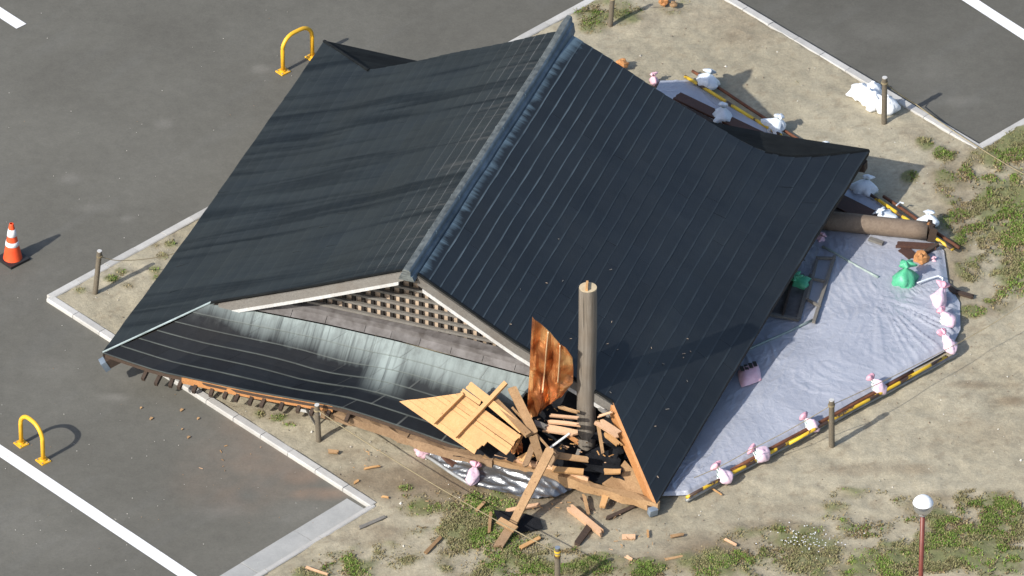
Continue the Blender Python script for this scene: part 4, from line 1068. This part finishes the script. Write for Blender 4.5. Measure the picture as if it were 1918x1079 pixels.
# ------------------------------------------------------------------ sandbags
def sack(u, v, h, wpx, m, lab, cat='sandbag', lean=(0, 0), m2=None, grp=None, seed=0, z=.0, lie=False, tie='black', nk=1.):
    """tied plastic sack: sagging body, pinched neck, flared top"""
    base = at(u, v, z); wpx *= 1.12; r = wpx/2/PX
    root = empty('sandbag', base, lab, cat, grp)
    ax = Vector((lean[0], lean[1], 1)).normalized(); sx = ax.orthogonal().normalized(); sy = ax.cross(sx)
    n = 18
    def lath(prof, wob, sd):
        V = []; F = []
        for j, (rr, zz) in enumerate(prof):
            for i in range(n):
                ph = 2*math.pi*i/n; d = sx*math.cos(ph)+sy*math.sin(ph)
                k = 1+wob*(mn.noise(Vector((math.cos(ph)*1.6+sd, math.sin(ph)*1.6, zz*6)))+.7*mn.noise(Vector((math.cos(ph)*3+sd, math.sin(ph)*3, zz*9)))+.35*math.sin(ph*5+sd*3+zz*9)*(1 if wob > .9 else .15))
                p = base+ax*zz+d*(rr*k); 
                if p.z < z+.0: p.z = z+.0
                V.append(p)
        for j in range(len(prof)-1):
            for i in range(n): F.append((j*n+i, j*n+(i+1) % n, (j+1)*n+(i+1) % n, (j+1)*n+i))
        F.append(tuple(range(n))[::-1]); F.append(tuple((len(prof)-1)*n+i for i in range(n)))
        return V, F
    H = h
    if lie: body = [(r*.08, .0), (r*.42, .07*H), (r*.72, .19*H), (r*.85, .33*H), (r*.78, .47*H), (r*.55, .6*H), (r*.36, .68*H), (r*.30, .74*H)]
    else: body = [(r*.5, .0), (r*.9, .03*H), (r*1.05, .17*H), (r*1.0, .33*H), (r*.82, .48*H), (r*.55, .61*H), (r*.26, .70*H), (r*.17, .74*H)]
    V, F = lath(body, .62, seed*3.7); mesh('sack_body', V, F, M[m], root, smooth=True)
    top = [(r*.17, .735*H), (r*.40*nk, (.735+.055*nk)*H), (r*.58*nk, (.735+.125*nk)*H), (r*.56*nk, (.735+.185*nk)*H), (r*.34*nk, (.735+.245*nk)*H), (r*.12*nk, (.735+.265*nk)*H)]
    V, F = lath(top, 1.15*nk, seed*5.1+2); mesh('sack_neck', V, F, M[m2 or m], root, smooth=True)
    V, F = lath([(r*.21, .72*H), (r*.23, .735*H), (r*.21, .75*H)], .05, 1); mesh('tie', V, F, M[tie], root)
    return root
GP = 'pink printed sandbags round the tarpaulin'; GW = 'white sandbags at the top edge of the tarpaulin'
k = 0
for (u, v, h, wpx, lean, lab) in [
 (1366, 903, .36, 28, (-.30, .25), 'pink sandbag at the lower left end of the pipes'),
 (1437, 860, .32, 34, (-.35, .05), 'pink sandbag second from the lower left end of the pipes'),
 (1531, 806, .34, 28, (-.35, .2), 'pink sandbag just left of the post beside the tarpaulin'),
 (1655, 737, .36, 30, (-.3, .15), 'pink sandbag on the pipes right of the post beside the tarpaulin'),
 (1784, 662, .42, 28, (-.25, .15), 'pink sandbag at the right hand corner of the pipes'),
 (1782, 612, .36, 32, (-.4, .3), 'middle one of three pink sandbags on the right corner of the tarpaulin'),
 (1752, 578, .44, 34, (.15, .25), 'fattest pink sandbag, topmost of three on the right corner of the tarpaulin'),
 (878, 908, .36, 26, (.15, .1), 'pink sandbag at the corner of the crumpled silver sheet'),
 (789, 852, .24, 26, (.5, .1), 'small pink sandbag tucked under the front eave'),
 (1228, 158, .22, 16, (-.2, .1), 'tiny pink sandbag peeping out behind the far roof verge'),
 (1749, 497, .16, 13, (0, .1), 'tiny pink tuft of a sandbag beside the orange wood chunk'),
 (1533, 456, .20, 18, (.5, .2), 'pink sandbag corner showing at the roof edge left of the fallen pillar')]:
    k += 1; pr = k in (1, 2, 3, 4, 5, 6, 7, 8)
    if pr: lean = [(-1.3, 1.1), (-1.9, .9), (-1.4, .9), (-1.2, 1.0), (-.8, 1.4), (-1.1, 1.5), (.5, 1.6), (.4, 1.3)][k-1]; h *= 1.12; u += 3; v += 2; wpx *= .92
    sack(u, v, h, wpx, 'print' if pr else 'bagpink', lab, 'sandbag', lean, 'hotpink' if pr else None, GP, k, z=.08 if pr else 0, lie=pr, nk=.95 if pr else 1)
for (u, v, h, wpx, lean, lab) in [
 (1322, 165, .34, 38, (.1, .1), 'white sandbag on the far end of the yellow pipe'),
 (1350, 230, .36, 36, (.05, .1), 'white sandbag on the red brown board by the roof verge'),
 (1450, 246, .34, 38, (.1, .1), 'white sandbag at the near end of the upper yellow pipe'),
 (1547, 284, .18, 26, (0, .1), 'white sandbag top just showing behind the far eave'),
 (1620, 364, .34, 40, (.05, .1), 'white sandbag below the far right roof corner'),
 (1655, 413, .22, 34, (-.1, .1), 'flat white sandbag lying against the fallen pillar'),
 (1739, 424, .28, 34, (0, .1), 'white sandbag beyond the broken end of the fallen pillar')]:
    k += 1; sack(u, v, h, wpx, 'bagwhite', lab, 'sandbag', (lean[0]*3, lean[1]*3+.2*math.sin(k*2.)), None, GW, k, tie='greenpole', z=.03, nk=.8)
sack(1694, 538, .46, 34, 'baggreen', 'green sack on the tarpaulin below the fallen pillar', 'sandbag', (.05, .15), None, None, 31, tie='baggreen')
sack(1500, 540, .26, 38, 'baggreen', 'green sack half hidden under the right roof edge', 'sandbag', (-.5, .1), None, None, 32, tie='baggreen')
k = 40
for (u, v, h, wpx, lab) in [(1612, 180, .30, 34, 'bright white sack at the far left end of the row behind the kerb post'), (1626, 190, .33, 34, 'bright white sack second in the row behind the kerb post'),
    (1640, 200, .36, 34, 'bright white sack right behind the kerb post'), (1662, 208, .38, 34, 'bright white sack at the near right end of the row behind the kerb post'), (1634, 176, .30, 30, 'bright white sack at the back of the row on the kerb')]:
    k += 1; sack(u, v, h, wpx, 'brightwhite', lab, 'sandbag', (random.uniform(-.1, .1), 0), None, 'bright white sacks by the kerb', k, tie='brightwhite', nk=.35)
# flat sack with black print
fb = empty('sandbag', at(1400, 700, .05), 'flat pink sack with black stripes lying against the right eave', 'sandbag')
def pillow(c, ex, ey, hz, m, name, parent, n=10):
    V = []; F = []
    for sgn in (1, -1):
        for j in range(n+1):
            for i in range(n+1):
                x, y = i/n*2-1, j/n*2-1; e = (1-x**4)*(1-y**4); p = c+ex*x*(1-.08*y*y)+ey*y*(1-.08*x*x)
                V.append(p+Vector((0, 0, hz*(e*.9 if sgn > 0 else -e*.3)+.012*mn.noise(p*11))))
    W = n+1; K = W*W
    for j in range(n):
        for i in range(n): a = j*W+i; F += [(a, a+1, a+W+1, a+W), (a+K, a+W+K, a+W+1+K, a+1+K)]
    return mesh(name, V, F, M[m], parent, smooth=True)
cc = at(1404, 703, .10); ex = (at(1424, 697, .1)-at(1384, 712, .1))/2; ey = (at(1400, 686, .1)-at(1408, 720, .1))/2
pillow(cc, ex, ey, .10, 'bagpink', 'sack_body', fb)
for q in (-.6, -.2, .2, .6):
    a = cc+ex*q+ey*.15+Vector((0, 0, .105)); b = cc+ex*q+ey*.95+Vector((0, 0, .05)); V, F = plank_vf(a, b, .055, .012); mesh('black_stripe', V, F, M['black'], fb)

# ------------------------------------------------------------------ posts and ropes
def post(u, v, h, lab, dx=0., r=.042, ring=None, z=0.):
    root = empty('rope_post', at(u, v, z), lab, 'post', 'low wooden rope posts')
    a = at(u, v, z)-Vector((0, 0, .03)); b = at(u, v, z)+Vector((dx, 0, h))
    V, F = tube([a.lerp(b, i/5) for i in range(6)], r*1.02, 14, r*.95, wob=.1); mesh('shaft', V, F, M['post'], root, smooth=False)
    V, F = tube([b, b+Vector((0, 0, .012))], r*.9, 14); mesh('top_cap', V, F, M['metalend' if ring else 'pale'], root)
    if ring: V, F = tube([b-Vector((0, 0, .17)), b-Vector((0, 0, .05))], r*1.12, 14); mesh('yellow_band', V, F, M['yellow_pipe'], root)
    c = b-Vector((0, 0, .09)); V, F = tube([c-Vector((0, 0, .012)), c+Vector((0, 0, .012))], r*1.2, 12); mesh('rope_loop', V, F, M['rope'], root)
    return c
t1 = post(178, 549, .80, 'rope post in the left corner of the sandy island', .09)
t2 = post(597, 824, .66, 'dark rope post standing just under the front eave', -.02)
t3 = post(1143, 48, .62, 'rope post at the top edge near the ridge end', .04)
t4 = post(1656, 231, .88, 'rope post in front of the bright white sacks', -.01, .046)
t5 = post(1558, 837, .88, 'rope post on the sand beside the lower tarpaulin edge', -.02, .046)
t6 = post(1044, 1108, .82, 'rope post with a yellow band at the bottom edge', 0, .044, True)
def rope(pts, lab, r=.007, sag=.06):
    P = []
    for a, b in zip(pts[:-1], pts[1:]):
        for i in range(8): f = i/8; P.append(a.lerp(b, f)-Vector((0, 0, sag*4*f*(1-f))))
    P.append(pts[-1]); V, F = tube(P, r, 5); tag(mesh('rope', V, F, M['rope']), lab, 'rope', 'thin ropes strung between the posts')
rope([t1, at(235, 488, .55), at(330, 474, .5)], 'thin rope from the left corner post to the roof', .006, .03)
rope([t2, t6], 'thin rope from the post under the eave to the yellow banded post', .008, .10)
rope([t5, at(1800, 640, .5), at(1930, 560, .6)], 'thin rope from the tarpaulin post running off to the right', .006, .03)
rope([t5, at(1400, 845, .45), at(1300, 895, .3)], 'thin rope from the tarpaulin post over the tarpaulin', .006, .03)
rope([t4, at(1715, 195, .12), at(1832, 275, .05), at(1935, 335, .05)], 'yellowish rope drooping from the white sack post past the kerb corner', .009, .02)
rope([t3, at(1240, -10, .5)], 'thin rope leaving the top edge post', .006, .02)
for (pts, lab) in [([(1718,530),(1740,522),(1757,517),(1766,521),(1764,532)], 'white loose cord curling beside the green sack'), ([(1679,385),(1686,379),(1693,381)], 'short white cord on the rusty pipe')]:
    V, F = tube([at(u, v, .16) for u, v in pts], .013, 6); tag(mesh('cord', V, F, M['bagwhite']), lab, 'cord')

# ------------------------------------------------------------------ yellow hoop barriers
def hoop(u0, v0, u1, v1, H, lab):
    a, b = at(u0, v0, ZA), at(u1, v1, ZA); root = empty('hoop_barrier', (a+b)/2, lab, 'barrier', 'yellow hoop barriers')
    d = (b-a).normalized(); L = (b-a).length; rc_ = .24; pts = [a, a+Vector((0, 0, H-rc_))]
    for i in range(1, 8): t = math.pi/2*i/7; pts.append(a+d*(rc_*(1-math.cos(t)))+Vector((0, 0, H-rc_+rc_*math.sin(t))))
    for i in range(0, 8): t = math.pi/2*i/7; pts.append(b-d*(rc_*(1-math.sin(t)))+Vector((0, 0, H-rc_+rc_*math.cos(t))))
    pts.append(b)
    V, F = tube(pts, .034, 14); mesh('hoop', V, F, M['yellow'], root, smooth=True)
    s = Vector((d.y, -d.x, 0))
    for p in (a, b):
        V, F = plank_vf(p-d*.09+Vector((0, 0, .012)), p+d*.09+Vector((0, 0, .012)), .17, .02); mesh('base_plate', V, F, M['yellow'], root)
        V, F = tube([p+Vector((0, 0, .02)), p+Vector((0, 0, .05))], .046, 12); mesh('collar', V, F, M['yellow'], root)
        for (i, j) in ((1, 1), (1, -1), (-1, 1), (-1, -1)):
            c = p+d*.065*i+s*.06*j; V, F = tube([c+Vector((0, 0, .02)), c+Vector((0, 0, .034))], .011, 6); mesh('bolt', V, F, M['greypipe'], root)
hoop(530, 135, 585, 108, .66, 'yellow hoop barrier at the far left corner of the roof')
hoop(40, 832, 81, 864, .62, 'yellow hoop barrier standing by the white line at lower left')

# ------------------------------------------------------------------ traffic cone
cb = at(24, 487, ZA); cone = empty('traffic_cone', cb, 'orange traffic cone with two white bands on a black base', 'traffic cone')
sl_ = [(.155, .03), (.15, .05), (.126, .18), (.108, .28), (.095, .35), (.08, .43), (.066, .51), (.052, .60), (.036, .685), (.034, .70), (.026, .70)]
def lathe(prof, c, n=28, cap=False):
    V = []; F = []
    for r, z in prof:
        for i in range(n): t = 2*math.pi*i/n; V.append(Vector(c)+Vector((r*math.cos(t), r*math.sin(t), z)))
    for j in range(len(prof)-1):
        for i in range(n): F.append((j*n+i, j*n+(i+1) % n, (j+1)*n+(i+1) % n, (j+1)*n+i))
    if cap: F += [tuple(range(n))[::-1], tuple((len(prof)-1)*n+i for i in range(n))]
    return V, F
V, F = lathe(sl_, cb); mesh('cone_body', V, F, M['cone'], cone, smooth=True)
def rad(z): return .155+( .035-.155)*(z-.03)/(.655)
for z0, z1 in ((.30, .375), (.475, .60)):
    V, F = lathe([(rad(z0)+.002, z0), (rad(z0)+.006, z0+.003), (rad(z1)+.006, z1-.003), (rad(z1)+.002, z1)], cb); mesh('white_band', V, F, M['white'], cone, smooth=True)
an = R(42); ex = Vector((math.cos(an), math.sin(an), 0)); V, F = plank_vf(cb-ex*.19+Vector((0, 0, .026)), cb+ex*.19+Vector((0, 0, .026)), .38, .044); mesh('rubber_base', V, F, M['black'], cone)

# ------------------------------------------------------------------ globe lamp
LH = 3.0; gpos = at(1729, 946, LH); lb = Vector((gpos.x, gpos.y, 0)); lamp = empty('globe_lamp', lb, 'mirrored globe lamp on a thin maroon post at lower right', 'lamp')
V, F = tube([lb, Vector((lb.x, lb.y, LH-.17))], .036, 14); mesh('post', V, F, M['maroon'], lamp, smooth=True)
n = 24; prof = [(.155*math.sin(math.pi*j/n)+1e-4, -.155*math.cos(math.pi*j/n)) for j in range(n+1)]
V, F = lathe(prof, gpos, 32); mesh('globe', V, F, M['chrome'], lamp, smooth=True)
V, F = lathe([(.045, -.19), (.06, -.18), (.075, -.135), (.05, -.13)], gpos, 20); mesh('globe_holder', V, F, M['greypipe'], lamp, smooth=True)
V, F = lathe([(p[0]*1.02, p[1]*1.02) for p in prof if p[1] > .035], gpos, 32); mesh('white_dome', V, F, M['brightwhite'], lamp, smooth=True)

# ------------------------------------------------------------------ grass, stones, flowers
def blades(name, N, seed, lo, hi, cols, lab, thr=.25, powr=1.0, up=1.0):
    rng = np.random.RandomState(seed); X = []; 
    B = np.array(GRASS); ar = B[:, 2]*B[:, 3]; M_ = N*8; bi = rng.choice(len(B), M_, p=ar/ar.sum())
    th = rng.uniform(0, 6.283, M_); rd_ = 1.4*np.sqrt(rng.uniform(0, 1, M_)); U = B[bi, 0]+B[bi, 2]*rd_*np.cos(th); V = B[bi, 1]+B[bi, 3]*rd_*np.sin(th)
    # photo pixels to ground (z=0)
    f = DIST*PX; dx = (U-959); du = (539.5-V)
    Dy = f*math.cos(EL)+du*math.sin(EL); Dz = -f*math.sin(EL)+du*math.cos(EL); k = -CP.z/Dz
    gx = CP.x+dx*k; gy = CP.y+Dy*k
    _, _, gr, dd, n1, n2, n3, g = soil_fields(gx, gy)
    cl = fbm(gx*5, gy*5, 4, 99)
    keep = (rng.uniform(0, 1, len(gx)) < np.clip((gr-thr)*1.1, 0, 1)**powr*sstep(.28, .78, cl)) & inside(gx, gy, island)
    gx, gy, gr = gx[keep][:N], gy[keep][:N], gr[keep][:N]; n = len(gx)
    an = rng.uniform(0, 6.283, n); L = rng.uniform(lo, hi, n)*(.6+.7*gr); lean = rng.uniform(.2, 1.3, n); wd = rng.uniform(.006, .013, n)
    b = np.stack([gx, gy, np.zeros(n)+.0], 1); sx = np.stack([-np.sin(an), np.cos(an), 0*an], 1)*wd[:, None]
    tip = b+np.stack([np.cos(an)*np.sin(lean)*L, np.sin(an)*np.sin(lean)*L, np.cos(lean)*L*up+.01], 1)
    mid = b*.45+tip*.55+np.stack([0*an, 0*an, L*.18], 1)
    co = np.concatenate([b-sx, b+sx, mid+sx*.8, mid-sx*.8, tip], 1).reshape(-1, 5, 3)
    me = bpy.data.meshes.new(name); me.vertices.add(n*5); me.vertices.foreach_set('co', co.astype(np.float32).reshape(-1))
    i0 = np.arange(n)[:, None]*5; q = (i0+np.array([0, 1, 2, 3])); t3_ = i0+np.array([3, 2, 4])
    loops = np.concatenate([q, t3_], 1).reshape(-1); me.loops.add(len(loops)); me.loops.foreach_set('vertex_index', loops)
    me.polygons.add(2*n); ls_ = (np.arange(n)[:, None]*7+np.array([0, 4])).reshape(-1); me.polygons.foreach_set('loop_start', ls_); me.update(calc_edges=True)
    c = np.array(cols); pick = rng.randint(0, len(c), n); pt_ = fbm(gx*1.3, gy*1.3, 3, 12)
    C = c[pick]*(.75+.5*rng.uniform(0, 1, n))[:, None]*(.7+.6*pt_)[:, None]
    br = (sstep(.48, .62, fbm(gx*2.3, gy*2.3, 4, 88))*.75)[:, None]; C = C*(1-br)+np.array((.25, .215, .12))*br
    C = np.repeat(np.concatenate([C, np.ones((n, 1))], 1), 5, 0)
    ca = me.color_attributes.new('Tint', 'FLOAT_COLOR', 'POINT'); ca.data.foreach_set('color', C.astype(np.float32).reshape(-1))
    tag(link(name, me, M['grass']), lab, kind='stuff'); return n
ng = blades('grass', 120000, 5, .012, .038, [(.14, .22, .04), (.11, .18, .03), (.19, .26, .06), (.18, .21, .07), (.12, .21, .035), (.24, .23, .10)], 'short patchy green grass and weeds on the sandy soil', .38)
nd = blades('dry_grass', 46000, 9, .012, .045, [(.26, .2, .10), (.2, .15, .08), (.32, .26, .15), (.14, .10, .05)], 'dead straw coloured grass among the green patches', .10, .8, .5)
print('blades', ng, nd)
mb = MB(); rr = random.Random(4); cnt = 0
while cnt < 1500:
    u, v = rr.uniform(60, 1930), rr.uniform(-10, 1090); p = at(u, v, 0)
    if not inside(np.array([p.x]), np.array([p.y]), island)[0]: continue
    cnt += 1; r = rr.uniform(.006, .016)*(1 if rr.random() > .06 else 1.9); q = [Vector((rr.uniform(.6, 1.2)*math.cos(a_)*r, rr.uniform(.6, 1.2)*math.sin(a_)*r, -.2*r)) for a_ in (0, 1.6, 3.1, 4.7)]
    V = [p+x for x in q]+[p+Vector((rr.uniform(-.3, .3)*r, rr.uniform(-.3, .3)*r, r*.9))]
    mb.add(V, [(0, 1, 4), (1, 2, 4), (2, 3, 4), (3, 0, 4)], 0 if rr.random() < .6 else (1 if rr.random() < .6 else 2))
ms = [simple('clod', (.13, .10, .07), (.22, .17, .12), 20, .9, rnd=0), simple('pebble', (.30, .28, .24), (.42, .39, .34), 20, .9, rnd=0), simple('pale_chip', (.5, .48, .42), (.62, .6, .54), 20, .9, rnd=0)]
tag(mb.build('pebbles', ms), 'small clods and pebbles on the sandy soil', kind='stuff')
mb = MB()
for i in range(90):
    u, v = rr.gauss(1508, 32), rr.gauss(1008, 12)
    p = at(u, v, .07); r = rr.uniform(.007, .013); mb.add([p+Vector((math.cos(a_)*r, math.sin(a_)*r, 0)) for a_ in (0, 1.25, 2.5, 3.75, 5)], [(0, 1, 2, 3, 4)])
tag(mb.build('white_flowers', M['white']), 'tiny white flowers in the grass left of the globe lamp', kind='stuff')
mb = MB()
for i in range(220):
    u, v = rr.uniform(-20, 700), rr.uniform(640, 1090) if rr.random() < .7 else rr.uniform(-20, 640)
    p = at(u, v, ZA+.01)
    if inside(np.array([p.x]), np.array([p.y]), island)[0]: continue
    r = rr.uniform(.005, .012); mb.add([p+Vector((math.cos(a_)*r, math.sin(a_)*r*.7, 0)) for a_ in (0, 2.1, 4.2)]+[p+Vector((0, 0, r))], [(0, 1, 3), (1, 2, 3), (2, 0, 3)], rr.choice((0, 0, 1)))
tag(mb.build('asphalt_grit', [ms[2], M['tan']]), 'pale grit and crumbs lying on the asphalt', kind='stuff')
GC = 'brown chips fallen on the asphalt'
for (u, v, L, lab) in [(340, 767, 9, 'brown chip on the asphalt nearest the eave'), (283, 783, 9, 'brown chip leftmost of those on the asphalt'), (371, 783, 7, 'brown chip on the asphalt close to the kerb'), (353, 818, 8, 'roundish brown chip lowest on the asphalt'), (264, 763, 6, 'tiny red brown chip above the leftmost one on the asphalt'), (341, 803, 5, 'tiny brown crumb between the chips on the asphalt')]:
    tag(poly_piece('wood_chip', [at(u-L*.35, v+L*.1, ZA+.025), at(u-L*.1, v+L*.35, ZA+.02), at(u+L*.5, v-L*.1, ZA+.03), at(u-L*.1, v-L*.3, ZA+.03)], .012, M['tan']), lab, 'wood chip', GC)
